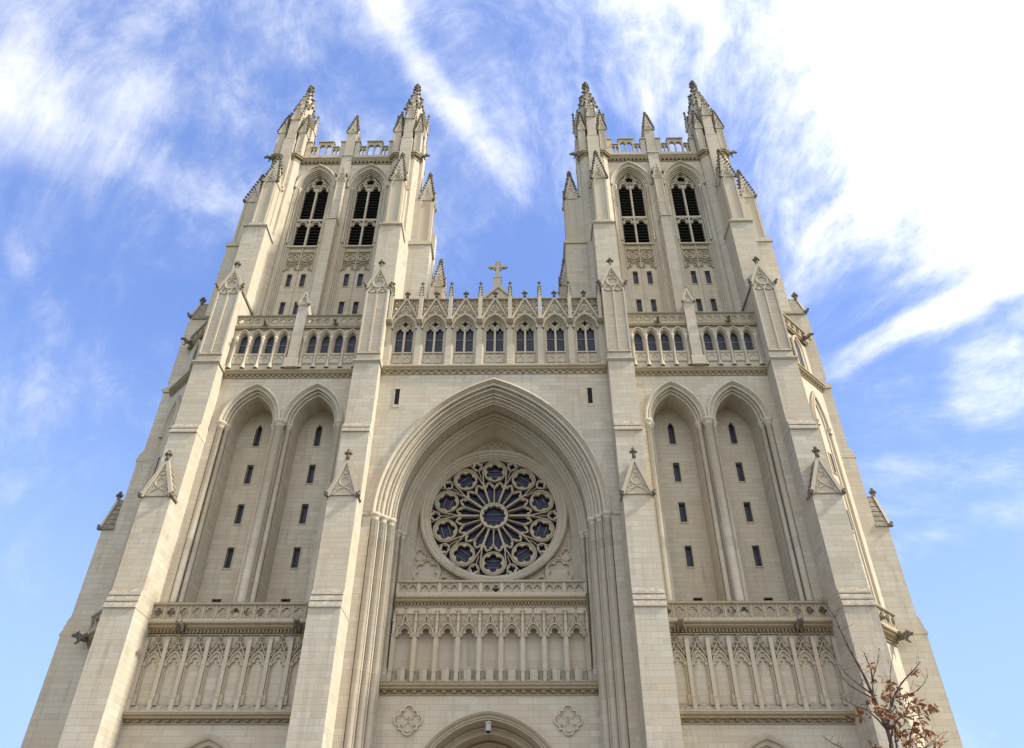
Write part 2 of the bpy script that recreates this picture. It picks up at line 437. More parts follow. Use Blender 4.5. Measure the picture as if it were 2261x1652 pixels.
# ---------------------------------------------------------------- ground
gm, gt, gb = mat_new('ground_mix')
gg = gt.new('ShaderNodeNewGeometry'); gx, gy, gz = gt.sep(gg.outputs['Position'])
turf = gt.mix(gt.noise(gg.outputs['Position'], 0.8, 6, 0.7), (0.045, 0.07, 0.022, 1), (0.09, 0.11, 0.04, 1))
gt.put(gb.inputs['Base Color'], turf); gb.inputs['Roughness'].default_value = 0.95
mb = MB(); mb.add([(-1500,-1500,0),(1500,-1500,0),(1500,1500,0),(-1500,1500,0)],[(0,1,2,3)])
tag(build('ground', mb, gm), kind='structure')
pm, pt, pb = mat_new('plaza_paving')
pg = pt.new('ShaderNodeNewGeometry')
pbz = pt.new('ShaderNodeTexBrick'); pt.put(pbz.inputs['Vector'], pg.outputs['Position'])
pbz.inputs['Scale'].default_value = 1.0; pbz.inputs['Color1'].default_value = (0.15,0.14,0.125,1); pbz.inputs['Color2'].default_value = (0.19,0.175,0.155,1); pbz.inputs['Mortar'].default_value = (0.1,0.09,0.08,1)
pt.put(pb.inputs['Base Color'], pbz.outputs['Color']); pb.inputs['Roughness'].default_value = 0.85
mb = MB(); mb.add([(-45,-25,0.004),(45,-25,0.004),(45,60,0.004),(-45,60,0.004)],[(0,1,2,3)])
tag(build('plaza', mb, pm), kind='structure')

# ---------------------------------------------------------------- the cathedral
CATH = tag(empty('cathedral', (0, 41.4, 0)),
    'pale limestone gothic cathedral front with twin pinnacled towers and a rose window', 'cathedral')
TC = 13.86                        # x of a tower's axis
def T_id(x,y,z): return (x,y,z)
def T_fi(x,y,z): return (2*TC-x, y, z)
def T_so(x,y,z): return (63.6-y, 63.6-x, z)
def T_si(x,y,z): return (2*TC-63.6+y, 63.6-x, z)
def T_rsi(x,y,z): return (2*TC-63.6+y, 99.48-63.6+x, z)
def side(tf, s): return (lambda x,y,z: (lambda p: (s*p[0], p[1], p[2]))(tf(x,y,z)))

BX0, BX1, BC = 18.4, 20.1, 19.25

def rolls(p0, p1, n, amp, k=5):
    """moulding profile from (r,y) to (r,y) with n rounded rolls"""
    (r0,y0),(r1,y1) = p0,p1; L = math.hypot(r1-r0,y1-y0); ux,uy = (r1-r0)/L,(y1-y0)/L; nx,ny = uy,-ux
    if ny > 0: nx,ny = -nx,-ny
    pts = [p0]
    for i in range(n):
        c = L*(i+0.5)/n; w = L/n*0.36
        pts.append((r0+ux*(c-w-0.02)-nx*amp*0.3, y0+uy*(c-w-0.02)-ny*amp*0.3))
        for j in range(k+1):
            a = pi*j/k; t = c - w*cos(a); q = amp*sin(a)
            pts.append((r0+ux*t+nx*q, y0+uy*t+ny*q))
        pts.append((r0+ux*(c+w+0.02)-nx*amp*0.3, y0+uy*(c+w+0.02)-ny*amp*0.3))
    pts.append(p1)
    return pts

def colonnette(parent, cx, cy, r, z0, z1, base=True, cap=True):
    mb = MB(); P = []
    if base: P += [(r*1.9,z0),(r*1.9,z0+.14),(r*1.55,z0+.2),(r*1.6,z0+.32),(r*1.15,z0+.4)]
    else: P += [(r,z0)]
    P.append((r, z0+.5 if base else z0+.05))
    n = max(2, int((z1-z0)/3))
    P.append((r, z1-.45 if cap else z1))
    if cap: P += [(r*1.25,z1-.42),(r*1.05,z1-.36),(r*1.45,z1-.2),(r*1.75,z1-.12),(r*1.8,z1),(r*.5,z1)]
    mb.lathe(cx, cy, P, 12)
    return build('colonnette', mb, M_SHAFT, parent, (cx,cy,z0))

def finial(mb, x, y, z, s, tiers=1):
    """leafy knob on a stem; z is the top"""
    mb.tube((x,y,z-s*2.7),(x,y,z-s*0.6), s*.5, s*.3)
    mb.blob(x,y,z-s*.35, s*.48, s*.48, s*.48)
    for k in range(tiers):
        zz = z-s*1.15-k*s*1.1; q = s*(1.0 - .12*k if tiers < 2 else .8+.25*k)
        for i in range(4):
            a = pi/2*i; mb.blob(x+q*.55*cos(a), y+q*.55*sin(a), zz+s*.08, s*.44, s*.44, s*.42)
        mb.blob(x,y,zz, q*.5,q*.5,s*.36)

def spire(mb, mbc, x, y, w, z0, ztip, ncr, cr, fs, tiers=1, fin=None):
    """crocketed square pyramid: mb stone, mbc crockets and finial"""
    h = w/2; zt = ztip - fs*2.4
    mb.plan([(x-h,y-h),(x+h,y-h),(x+h,y+h),(x-h,y+h)], z0, zt, [(x-.05,y-.05),(x+.05,y-.05),(x+.05,y+.05),(x-.05,y+.05)])
    for k in range(ncr):
        t = (k+.35)/ncr; zz = z0+(zt-z0)*t; q = h*(1-t)+.03+cr*.45
        for sx in (-1,1):
            for sy in (-1,1):
                mbc.blob(x+sx*q, y+sy*q, zz, cr*random.uniform(.8,1.1), cr*random.uniform(.8,1.1), cr*random.uniform(.7,.95))
    finial(fin or mbc, x, y, ztip, fs, tiers)

def gablets(mb, mbc, x, y, w, z0, h, out=.04, cr=.07, ncr=3):
    """four small gables round a square shaft"""
    q = w/2
    for ax in (0,1):
        for sg in (-1,1):
            pts = [(-q-.06,z0),(q+.06,z0),(0,z0+h)]
            P = []
            for d in (q-.02, q+out):
                for a,z in pts:
                    P.append((x+a, y+sg*d, z) if ax == 0 else (x+sg*d, y+a, z))
            mb.add(P,[(0,1,2),(3,5,4),(0,3,4,1),(1,4,5,2),(2,5,3,0)])
            # raking bands and a carved disc
            def G3(a,z,d): return (x+a, y+sg*d, z) if ax == 0 else (x+sg*d, y+a, z)
            for e in (-1,1):
                b0,b1 = (e*(q+.08),z0-.02),(0,z0+h+.08); c0,c1 = (e*(q-.07),z0-.02),(0,z0+h-.22)
                mb.add([G3(*b0,q+out),G3(*b1,q+out),G3(*c1,q+out),G3(*c0,q+out),G3(*b0,q+out+.06),G3(*b1,q+out+.06),G3(*c1,q+out+.06),G3(*c0,q+out+.06)],[(4,5,6,7),(0,1,5,4),(1,2,6,5),(2,3,7,6),(3,0,4,7)])
            mbc.blob(*G3(0,z0+h*.3,q+out), q*.28, q*.28, q*.28) if False else None
            for k in range(ncr):
                t = (k+.4)/ncr
                for sd in (-1,1):
                    a = sd*(q+.06)*(1-t); z = z0+h*t+.04; d = q+out
                    p = (x+a, y+sg*d, z) if ax == 0 else (x+sg*d, y+a, z)
                    mbc.blob(*p, cr)
            mbc.blob(*((x,y+sg*(q+out),z0+h+.08) if ax==0 else (x+sg*(q+out),y,z0+h+.08)), cr*1.2)

def gable_face(mb, x0, x1, z0, zt, y, depth_back, band=.16, proud=.1, tracery=True):
    """gabled cap: triangle block with a raised raking band; front at y"""
    c = (x0+x1)/2
    mb.prism([(x0,z0),(x1,z0),(c,zt)], y, depth_back)
    a = (x0-.06,z0-.04); b = (c,zt+.14); d = (x1+.06,z0-.04)
    mb.sweep([a,b,d],[(.05,y+.06),(.05,y-proud),(-band,y-proud),(-band,y+.02)])
    if tracery:
        h = zt-z0; w = x1-x0
        mb.bar(circ(c, z0+h*.36, w*.17, 14), .05, y-.06, y+.02, True)
        mb.bar(circ(c, z0+h*.62, w*.09, 12), .04, y-.05, y+.02, True)
        mb.bar([(c-w*.36,z0+.02),(c-w*.2,z0+h*.13),(c-w*.05,z0+h*.2),(c+w*.05,z0+h*.2),(c+w*.2,z0+h*.13),(c+w*.36,z0+.02)], .07, y-.06, y+.02)
        for sg in (-1,1):
            mb.bar([(c+sg*w*.30,z0+h*.06),(c+sg*w*.2,z0+h*.34),(c+sg*w*.05,z0+h*.54)], .05, y-.05, y+.02)
            mb.bar(circ(c+sg*w*.23, z0+h*.2, w*.07, 10), .04, y-.05, y+.02, True)
        mb.plate(c, z0+h*.36, const(w*.16), foil(5,w*.075,w*.062), y-.03, y+.02, 30)

def buttress(tf, s, low=True):
    T = side(tf, s)
    mb = MB(T); zl = 0 if low else 36; ZG = 39.85 if low else 36.0
    back = 44.2
    if low:
        # battered lower stages, each front a step behind the one below
        mb.prof([(39.02,0),(39.02,15.82),(back,15.82),(back,0)], BX0, BX1)
        mb.prof([(38.94,15.82),(38.94,15.93),(39.10,16.20),(back,16.20),(back,15.82)], BX0-.015, BX1+.015)
        mb.prof([(39.05,16.20),(39.05,16.31),(39.17,16.55),(back,16.55),(back,16.20)], BX0-.010, BX1+.010)
        mb.prof([(39.12,16.55),(39.12,16.64),(39.27,16.90),(back,16.90),(back,16.55)], BX0-.005, BX1+.005)
        mb.prof([(39.27,16.9),(39.27,22.45),(back,22.45),(back,16.9)], BX0, BX1)
        mb.prof([(40.02,22.45),(40.02,27.28),(back,27.28),(back,22.45)], BX0, BX1)
        mb.prof([(39.92,27.28),(39.92,27.40),(40.04,27.62),(back,27.62),(back,27.28)], BX0-.02, BX1+.02)
        mb.prof([(39.99,27.62),(39.99,27.72),(40.24,28.10),(back,28.10),(back,27.62)], BX0-.01, BX1+.01)
        mb.prof([(40.24,28.1),(40.24,32.84),(back,32.84),(back,28.1)], BX0, BX1)
        mb.prof([(40.40,33.2),(40.40,38.6),(back,38.6),(back,33.2)], BX0+.03, BX1-.03)
    if low: mb.prof([(40.40,38.6),(40.40,39.85),(43.0,39.85),(43.0,38.6)], BX0+.03, BX1-.03)
    mb.prof([(41.40,ZG),(41.40,47.5),(back+.4,47.5),(back+.4,ZG)], BX0, BX1)
    mb.prof([(42.55,47.82),(42.55,54.2),(back+.2,54.9),(back+.2,47.82)], BX0+.22, BX1-.22)
    mb.prof([(42.85,54.0),(42.85,60.9),(back,60.9),(back,54.0)], BC-.52, BC+.52)
    b = build('buttress', mb, M_ASH, CATH, T(BC, 40.2, zl))
    # strings
    mb = MB(T)
    if low:
        mb.prof([(40.24,32.84),(40.08,32.98),(40.08,33.08),(40.4,33.28),(back,33.28),(back,32.84)], BX0-.09, BX1+.09)
    if low: build('string_course', mb, M_TRIM, b, T(BC, 40.3, 33))
    mb = MB(T)
    mb.prof([(41.40,47.5),(41.25,47.62),(41.25,47.70),(41.55,47.92),(back+.2,47.92),(back+.2,47.5)], BX0-.10, BX1+.10)
    build('string_course', mb, M_TRIM, b, T(BC, 40.3, 47.5))
    # lower gable
    if low:
        mb = MB(T); gable_face(mb, BX0-.02, BX1+.02, 22.45, 24.85, 39.20, 40.03)
        q = MB(T)
        for sg in (-1,1): q.blob(BC+sg*.93, 39.12, 22.45, .15, .18, .17); q.blob(BC+sg*.98, 39.06, 22.6, .1); q.blob(BC+sg*.86, 39.02, 22.5, .09)
        mb.absorb(q); build('gable', mb, [M_TRIM, M_OLD], b, T(BC,39.2,22.45))
        mb = MB(T)   # coped slopes of the little roof
        for sg in (-1,1):
            for k in range(6):
                t0,t1 = k/6,(k+1)/6; e = .89
                xa = BC+sg*e*(1-t0)+sg*.07; za = 22.42+2.42*t0; xb = BC+sg*e*(1-t1); zb = 22.42+2.42*t1
                mb.add([(xa,39.24,za-.03),(xa,40.04,za-.03),(xb,40.04,zb+.05),(xb,39.24,zb+.05),(BC+sg*.01,39.24,zb),(BC+sg*.01,40.04,zb),(BC+sg*.01,39.24,za),(BC+sg*.01,40.04,za)],
                       [(0,1,2,3),(0,3,4,6),(1,7,5,2),(3,2,5,4),(0,6,7,1)])
        build('gable_roof', mb, M_CAPROOF, b, T(BC,39.6,22.4))
        mb = MB(T); finial(mb, BC, 39.15, 25.48, .27)
        build('finial', mb, M_OLD, b, T(BC,39.15,24.9))
    if low:
        # panelled stage and its gable
        x0,x1 = BX0+.03,BX1-.03
        mb = MB(T); gable_face(mb, x0-.02, x1+.02, 39.85, 41.9, 40.38, 41.42, tracery=False)
        c = BC
        mb.bar(circ(c,40.22,.42,20), .07, 40.28, 40.40, True); mb.plate(c,40.22,const(.40),foil(6,.2,.12),40.32,40.40,36)
        mb.bar(circ(c,41.0,.16,12), .05, 40.30, 40.40, True)
        for sg in (-1,1):
            mb.bar([(c+sg*.16,40.75),(c+sg*.06,41.3),(c,41.55)], .05, 40.30, 40.40)
            mb.plate(c+sg*.34,39.62,const(.3),foil(3,.12,.11),40.33,40.40,24)
            mb.bar(arch(c+sg*.35,.32,39.45,.5,6), .06, 40.30, 40.40)
        if True:
            for dx in (-.74,0,.74): mb.prism([(c+dx-.06,33.9),(c+dx+.06,33.9),(c+dx+.06,39.5),(c+dx-.06,39.5)], 40.28, 40.42)
            mb.box(c-.8,c+.8,40.30,40.42,33.75,33.9)
        q = MB(T)
        for sg in (-1,1): q.blob(BC+sg*.9, 40.28, 39.98, .15, .2, .16); q.blob(BC+sg*.99, 40.16, 40.12, .11)
        mb.absorb(q); build('gable', mb, [M_TRIM, M_OLD], b, T(BC,40.4,39.85))
        mb = MB(T)
        for sg in (-1,1):
            mb.add([(c,40.5,41.98),(c,43.3,41.98),(c+sg*.95,43.3,39.76),(c+sg*.95,40.5,39.76),(c,40.5,41.8),(c,43.3,41.8),(c+sg*.90,43.3,39.66),(c+sg*.90,40.5,39.66)],
                   [(0,1,2,3),(3,2,6,7),(0,3,7,4),(4,7,6,5)])
        build('gable_roof', mb, M_CAPROOF, b, T(BC,41.2,39.8))
        mb = MB(T); finial(mb, BC, 40.4, 42.68, .30)
        build('finial', mb, M_OLD, b, T(BC,40.4,42))
    # belfry pinnacle
    p = MB(T); q = MB(T); w = 1.08; yc = 42.12
    p.box(BC-w/2,BC+w/2,yc-w/2,yc+w/2,47.92,53.35)
    p.box(BC-w/2-.1,BC+w/2+.1,yc-w/2-.1,yc+w/2+.1,47.75,48.15)
    for sg in (-1,1):
        p.box(BC+sg*.46-.055,BC+sg*.46+.055,yc-w/2-.07,yc,48.2,53.2)
        p.box(BC-w/2-.07,BC-w/2,yc+sg*.42-.055,yc+sg*.42+.055,48.2,53.2); p.box(BC+w/2,BC+w/2+.07,yc+sg*.42-.055,yc+sg*.42+.055,48.2,53.2)
    p.bar(arch(BC,.44,52.9,.6,6), .1, yc-w/2-.09, yc-w/2+.02)
    gablets(p,q,BC,yc,w,53.3,1.55,.07,.09,3)
    p.bar(circ(BC,53.95,.17,12),.06,yc-w/2-.14,yc-w/2,True); p.bar([(BC-.38,53.2),(BC-.2,53.55),(BC-.22,53.7),(BC,53.62),(BC+.22,53.7),(BC+.2,53.55),(BC+.38,53.2)],.06,yc-w/2-.14,yc-w/2)
    fn = MB(T); spire(p,q,BC,yc,w*1.08,53.4,57.75,9,.14,.26,2,fn)
    for sg in (-1,1): q.blob(BC+sg*.68, yc-.6, 53.35, .15, .17, .13)
    p.absorb(q); pn = build('pinnacle', p, [M_TRIM, M_OLD], CATH, T(BC,yc,47.9))
    build('finial', fn, M_OLD, pn, T(BC,yc,57))
    # corbel heads and small string further up the shaft
    return b

def diag_box(mb, o0, o1, a0, a1, z0, z1):
    """block on the canted corner: o = offset from line y = x+20.4 towards the viewer, a along the line (0..1)"""
    def P(o,a):
        x = 20.1 + 3.0*a; y = 40.5 + 3.0*a; k = o/sqrt(2); return (x+k, y-k)
    q = [P(o0,a0),P(o0,a1),P(o1,a1),P(o1,a0)]
    mb.plan(q, z0, z1)

def lerp(a,b,t): return a+(b-a)*t

def cornice(mb, x0, x1, y, z0, z1, proud, pitch, bw=.5, billet=True):
    """string of mouldings over a row of carved billets, front wall plane y"""
    h = z1-z0
    mb.prof([(y+.05,z1+.04),(y-proud,z1-.03),(y-proud,z1-.12),(y-proud*.72,z1-.20),(y-proud*.72,z1-.28),(y-proud*.38,z0+h*.42),(y+.05,z0+h*.42)], x0, x1)
    mb.prof([(y+.05,z0),(y-proud*.18,z0),(y-proud*.22,z0+.06),(y+.001,z0+.10),(y+.05,z0+.1)], x0, x1)
    mb.box(x0, x1, y+.03, y+.12, z0, z1)
    if billet:
        n = max(1, round((x1-x0)/pitch)); p = (x1-x0)/n
        for i in range(n):
            xc = x0+p*(i+.5); w = p*bw/2
            mb.prism([(xc-w,z0+.11),(xc+w,z0+.11),(xc+w*1.1,z0+h*.42-.002),(xc-w*1.1,z0+h*.42-.002)], y-proud*.34, y+.03)
            mb.blob(xc, y-proud*.36, z0+.11+(h*.42-.11)*.5, w*.7, .05, (h*.42-.11)*.42, smooth=True)

def balustrade(parent, x0, x1, y, z0, z1, n, th=.22, rail=.16, plinth=.12, mat=None, double=False, tf=None, posts=0.05):
    mb = MB(tf); zc0 = z0+plinth; zc1 = z1-rail
    mb.prof([(y+.02,z1-rail),(y-.09,z1-rail+.05),(y-.11,z1-.04),(y,z1+.03),(y+th,z1+.03),(y+th+.09,z1-.04),(y+th,z1-rail)], x0, x1)
    mb.box(x0,x1,y-.02,y+th+.02,z0,zc0)
    p = (x1-x0)/n; hz = (zc1-zc0)/2; cz = (zc0+zc1)/2
    for i in range(n):
        cx = x0+p*(i+.5)
        hx = p/2 - posts
        rr = min(hx,hz)*.98
        mb.plate(cx, cz, rect_r(hx,hz), foil(4, rr*.44, rr*.40), y+.05, y+th-.04, 40)
        mb.bar(circ(cx,cz,rr*.88,16), rr*.16, y+.02, y+.06, True)
        mb.box(x0+p*i-posts, x0+p*i+posts, y, y+th, zc0, zc1)
        for sx in (-1,1):
            for sz in (-1,1): mb.bar(circ(cx+sx*hx*.8,cz+sz*hz*.8,rr*.13,6), .03, y+.03, y+.06, True)
    mb.box(x1-posts, x1+posts*.2, y, y+th, zc0, zc1)
    return build('balustrade', mb, mat or M_ARC, parent, (tf or T_id)((x0+x1)/2, y, z0))

def gargoyle(parent, tf, x, y, z, L=.75, k=1.0):
    """crouching beast thrust out from the cornice: body, neck, head with jaws and ears, forelegs"""
    mb = MB(tf)
    mb.tube((x,y+.15,z),(x,y-L*.55,z+.02),.17*k,.15*k,8)
    mb.blob(x,y-L*.15,z+.03,.2*k,.3*k,.2*k); mb.blob(x,y-L*.55,z+.08,.19*k,.2*k,.2*k)
    mb.blob(x,y-L*.82,z+.12,.15*k,.17*k,.15*k); mb.blob(x,y-L*1.02,z+.1,.1*k,.14*k,.06*k); mb.blob(x,y-L*1.0,z,.09*k,.11*k,.04*k)
    for sg in (-1,1):
        mb.blob(x+sg*.13*k,y-L*.72,z+.25*k,.05*k,.05*k,.1*k)
        mb.tube((x+sg*.14*k,y-L*.4,z),(x+sg*.2*k,y-L*.5,z-.26*k),.07*k,.05*k); mb.blob(x+sg*.2*k,y-L*.56,z-.28*k,.07*k,.1*k,.05*k)
        mb.blob(x+sg*.2*k,y-L*.05,z+.16*k,.07*k,.2*k,.16*k)
    return build('gargoyle', mb, M_OLD, parent, tf(x,y,z))

def pane(parent, name, poly, y, mat, tf=None):
    mb = MB(tf); n = len(poly)
    mb.add([(x,y,z) for x,z in poly],[list(range(n))])
    cx = sum(p[0] for p in poly)/n; cz = sum(p[1] for p in poly)/n
    return build(name, mb, mat, parent, (tf or T_id)(cx,y,cz), recalc=False)

def slit(parent, x, z0, z1, w, y, tf=None, mat=None, louvre=False, deep=.3):
    """narrow light: stone frame, pane set back in a real opening of the wall"""
    mb = MB(tf); f = .07
    for a,b,c,d in ((x-w/2-f,x-w/2,z0-f,z1+f),(x+w/2,x+w/2+f,z0-f,z1+f)): mb.box(a,b,y-.035,y+.06,c,d)
    mb.box(x-w/2,x+w/2,y-.035,y+.06,z1,z1+f); mb.box(x-w/2,x+w/2,y-.05,y+.06,z0-f,z0)
    o = build('window', mb, M_TRIM, parent, (tf or T_id)(x,y,z0))
    pane(o, 'pane', [(x-w/2,z0),(x+w/2,z0),(x+w/2,z1),(x-w/2,z1)], y+deep-.02, mat or M_GLASS, tf)
    if louvre:
        mb = MB(tf); n = int((z1-z0)/.14)
        for k in range(n): mb.box(x-w/2,x+w/2,y+.08,y+.2,z0+k*.14,z0+k*.14+.025)
        build('louvre', mb, M_LOUVRE, o, (tf or T_id)(x,y,z0))
    return o

# ================================================================ towers
BAYS = (TC+2.04, TC-2.04)          # axes of the two tall niches
def tower(s):
    T = side(T_id, s)
    W0, W1 = 9.30, 18.42             # between the two front buttresses
    # ---- buttresses
    buttress(T_id, s); buttress(T_fi, s); buttress(T_so, s)
    buttress(T_si, s, False); buttress(T_rsi, s, False)

    # ---- lower walls: portal stage, blind arcade stage, tall niches
    mb = MB(T)
    mb.arch_wall(W0, W1, 0, 10.62, 41.3, [(TC, 2.35, 6.9, 3.15)])
    mb.add([(W0,41.3,10.62),(W1,41.3,10.62),(W1,41.3,16.0),(W0,41.3,16.0)],[(0,1,2,3)])
    mb.add([(W0,41.3,15.9),(W1,41.3,15.9),(W1,43.6,15.9),(W0,43.6,15.9)],[(0,1,2,3)])
    mb.arch_wall(W0-.1, W1+.1, 15.8, 33.0, 41.4, [(b, 2.0, 29.0, 3.0) for b in BAYS])
    build('wall', mb, M_ASH, CATH, T(TC,41.4,0))
    # back of the niches, pierced by lights and vents
    holes = []
    for b in BAYS:
        for z0,z1 in ((28.42,30.15),(25.6,27.0),(22.77,24.13),(19.87,21.2)): holes.append((b-.21+.08,b+.21+.08,z0,z1))
        holes.append((b-.05,b+.5,17.35,17.98))
    mb = MB(T)
    for b in BAYS:
        hb = [h for h in holes if abs((h[0]+h[1])/2-b) < 1]
        mb.grid_wall(b-1.75, b+1.75, 15.9, 32.2, 43.6, hb, .3)
        # reveals of the niche following the arch
        mb.sweep(arch(b, 1.42, 29.0, 2.35, 12, 15.85), [(0,42.05),(-.02,43.65)])
    build('niche_wall', mb, M_ASH, CATH, T(TC,43.6,15.9))
    for b in BAYS:
        for i,(z0,z1) in enumerate(((28.42,30.15),(25.6,27.0),(22.77,24.13),(19.87,21.2))):
            o = slit(CATH, b+.08, z0, z1, .42, 43.6, T)
            if i == 0:
                m2 = MB(T)
                for sg in (-1,1): m2.prism([(b+.08+sg*.22,z1+.01),(b+.08,z1+.01),(b+.08+sg*.09,z1-.13),(b+.08+sg*.17,z1-.28),(b+.08+sg*.22,z1-.5)], 43.57, 43.72)
                build('pointed_head', m2, M_TRIM, o, T(b,43.6,z1))
        mv = MB(T); mv.add([(b-.05,43.88,17.35),(b+.5,43.88,17.35),(b+.5,43.88,17.98),(b-.05,43.88,17.98)],[(0,1,2,3)])
        build('vent', mv, M_DARK, CATH, T(b+.2,43.88,17.35))
        mb = MB(T)
        pr = [(.02,41.42),(.02,41.28),(-.10,41.24),(-.16,41.36)] + rolls((-.2,41.42),(-.58,42.02),3,.12)+[(-.6,42.1)]
        mb.sweep(arch(b, 2.0, 29.0, 3.0, 14, 28.95), pr)
        build('arch_moulding', mb, M_SHAFT, CATH, T(b,41.4,29))
        # splayed jamb behind the shafts
        mb = MB(T)
        for sg in (-1,1):
            J = [(2.03,41.39),(2.02,41.84),(1.76,41.86),(1.76,42.12),(1.42,42.14)]
            for (a,c),(d,e) in zip(J[:-1],J[1:]): mb.add([(b+sg*a,c,15.9),(b+sg*d,e,15.9),(b+sg*d,e,28.9),(b+sg*a,c,28.9)],[(0,1,2,3)])
        build('jamb', mb, M_ASH, CATH, T(b,41.8,15.9))
    for cx,cy,r in ((TC,41.50,.25),(TC+.45,41.92,.16),(TC-.45,41.92,.16),(TC+3.88,41.56,.19),(TC+3.62,41.95,.16),(TC-3.88,41.56,.19),(TC-3.62,41.95,.16)):
        colonnette(CATH, *T(cx,cy,0)[:2], r, 15.95, 29.0)
    # ---- cornice under the gallery
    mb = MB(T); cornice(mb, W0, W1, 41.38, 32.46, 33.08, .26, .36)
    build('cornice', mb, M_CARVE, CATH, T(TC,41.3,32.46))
    mb = MB(T); mb.prof([(41.18,33.10),(41.18,33.14),(43.7,33.2),(43.7,33.10)], W0, W1)
    build('ledge', mb, M_TRIM, CATH, T(TC,41.5,33.1))

    # ---- gallery of little lancets
    GY = 41.28
    wins = []
    for base in (TC+2.42, TC-2.42):
        for k in (-1.5,-.5,.5,1.5): wins.append(base+k*.93)
    mb = MB(T); mb.arch_wall(W0, W1, 34.45, 37.0, GY, [(x,.39,35.86,.62) for x in wins])
    mb.grid_wall(W0, W1, 33.14, 34.45, GY, [], 0)
    mb.box(W0+.02, W1-.02, 41.75, 43.0, 33.15, 37.0)
    build('gallery_wall', mb, M_TRIM, CATH, T(TC,GY,33.2))
    for i,x in enumerate(wins):
        mb = MB(T); A = arch(x,.37,35.86,.60,8,34.42)
        mb.sweep(A,[(.05,GY+.05),(.05,GY-.04),(-.03,GY-.02),(-.10,GY+.22),(-.10,GY+.45)])
        mb.sweep(arch(x,.42,35.9,.68,8),[(.06,GY+.02),(.06,GY-.13),(-.02,GY-.13),(-.05,GY+.02)])
        mb.box(x-.33,x+.33,GY-.02,GY+.45,34.42,34.52); mb.box(x-.36,x+.36,GY-.06,GY+.03,34.36,34.44)
        mb.plate(x, 33.95, rect_r(.32,.3), foil(4,.12,.12), GY-.05, GY+.02, 28, True); mb.bar([(x-.32,34.3),(x+.32,34.3),(x+.32,33.6),(x-.32,33.6)], .05, GY-.07, GY+.01, True)
        o = build('window', mb, M_TRIM, CATH, T(x,GY,34.4))
        g = arch(x,.29,35.86,.48,8,34.5); pane(o,'pane',g,GY+.34,M_GLASS,T)
        mb = MB(T); mb.box(x-.29,x+.29,GY+.30,GY+.33,35.45,35.49); build('bar', mb, M_LEAD, o, T(x,GY,35.4))
    for base in (TC+2.42, TC-2.42):
        for k in (-2,-1,0,1,2):
            x = base+k*.93
            colonnette(CATH, *T(x, GY-.07, 0)[:2], .085, 33.2, 35.9)
    # middle pier with its gable
    mb = MB(T)
    mb.prof([(40.92,33.14),(40.92,33.75),(41.02,33.95),(43.0,33.95),(43.0,33.14)], TC-.46, TC+.46)
    mb.prof([(41.02,33.95),(41.02,38.75),(43.0,38.75),(43.0,33.95)], TC-.36, TC+.36)
    pier = build('pier', mb, M_ASH, CATH, T(TC,41.1,33.1))
    mb = MB(T); gable_face(mb, TC-.37, TC+.37, 38.7, 39.95, 40.98, 42.9, .09, .06, False)
    mb.plate(TC,39.0,const(.24),foil(3,.1,.1),40.94,41.0,24); mb.bar(circ(TC,39.4,.09,10),.04,40.92,41.0,True)
    build('gable', mb, M_TRIM, pier, T(TC,41,38.7))
    mb = MB(T)
    for sg in (-1,1): mb.blob(TC+sg*.42,40.9,38.75,.11,.15,.12)
    mb.blob(TC,40.96,40.12,.07,.07,.12); build('finial', mb, M_OLD, pier, T(TC,41,38.9))
    # gallery balustrade with its string and gargoyles
    for a,b in ((TC+.40,W1),(W0,TC-.40)):
        mb = MB(T); cornice(mb, a, b, GY-.02, 36.62, 36.98, .17, .16, .5)
        build('cornice', mb, M_CARVE, CATH, T((a+b)/2,GY,36.6))
        balustrade(CATH, a, b, GY-.14, 36.98, 37.88, 7, .16, .12, .06, tf=T, posts=.03)
        gargoyle(CATH, T, (a+b)/2-(.1 if s < 0 else -.1), GY-.1, 36.95, .6, .7)
    mb = MB(T); mb.box(W0,W1,41.4,43.8,36.99,37.05); build('gallery_roof', mb, M_SLATE, CATH, T(TC,42.5,37))

    # ---- belfry stage
    BY = 43.7
    BB = (TC+2.31, TC-2.31)
    mb = MB(T)
    mb.arch_wall(W0-.6, W1+.6, 37.05, 58.2, BY, [(b,1.72,55.05,2.78) for b in BB])
    mb.grid_wall(W0-.6, W1+.6, 58.2, 59.0, BY, [], 0)
    build('belfry_wall', mb, M_ASH, CATH, T(TC,BY,40))
    core = MB(T)       # body of the tower behind, canted corners included
    core.box(7.85, 19.9, 44.75, 54.7, 0 if False else 33.2, 59.2)
    core.box(8.0, 21.9, 43.9, 55.5, 0.0, 33.0)
    build('tower_core', core, M_ASH, CATH, T(TC,49.7,0))
    for b in BB:
        holes = []
        for dx in (-.56,.56):
            holes += [(b+dx-.20,b+dx+.20,43.57,44.96),(b+dx-.20,b+dx+.20,40.64,41.95)]
        mb = MB(T); mb.grid_wall(b-1.3,b+1.3,37.05,48.05,44.2,holes,.2)
        mb.box(b-.05,b+.05,44.12,44.22,37.1,45.3)
        build('wall', mb, M_ASH, CATH, T(b,44.2,37))
        for h in holes: slit(CATH,(h[0]+h[1])/2,h[2],h[3],.40,44.2,T,deep=.18)
        # jamb and arch mouldings
        mb = MB(T); path = arch(b,1.60,55.05,2.62,12,37.05)
        mb.sweep(path, [(.14,BY+.02),(.10,BY-.06)] + rolls((.02,BY-.02),(-.38,44.2),4,.09) + [(-.44,44.5)])
        build('arch_moulding', mb, M_SHAFT, CATH, T(b,BY,48))
        mb = MB(T); mb.sweep(arch(b,1.72,55.1,2.85,12), [(.0,BY+.02),(.14,BY-.16),(.02,BY-.2),(-.1,BY+.02)])
        for sg in (-1,1): mb.blob(b+sg*1.72,BY-.1,55.05,.15,.12,.14)
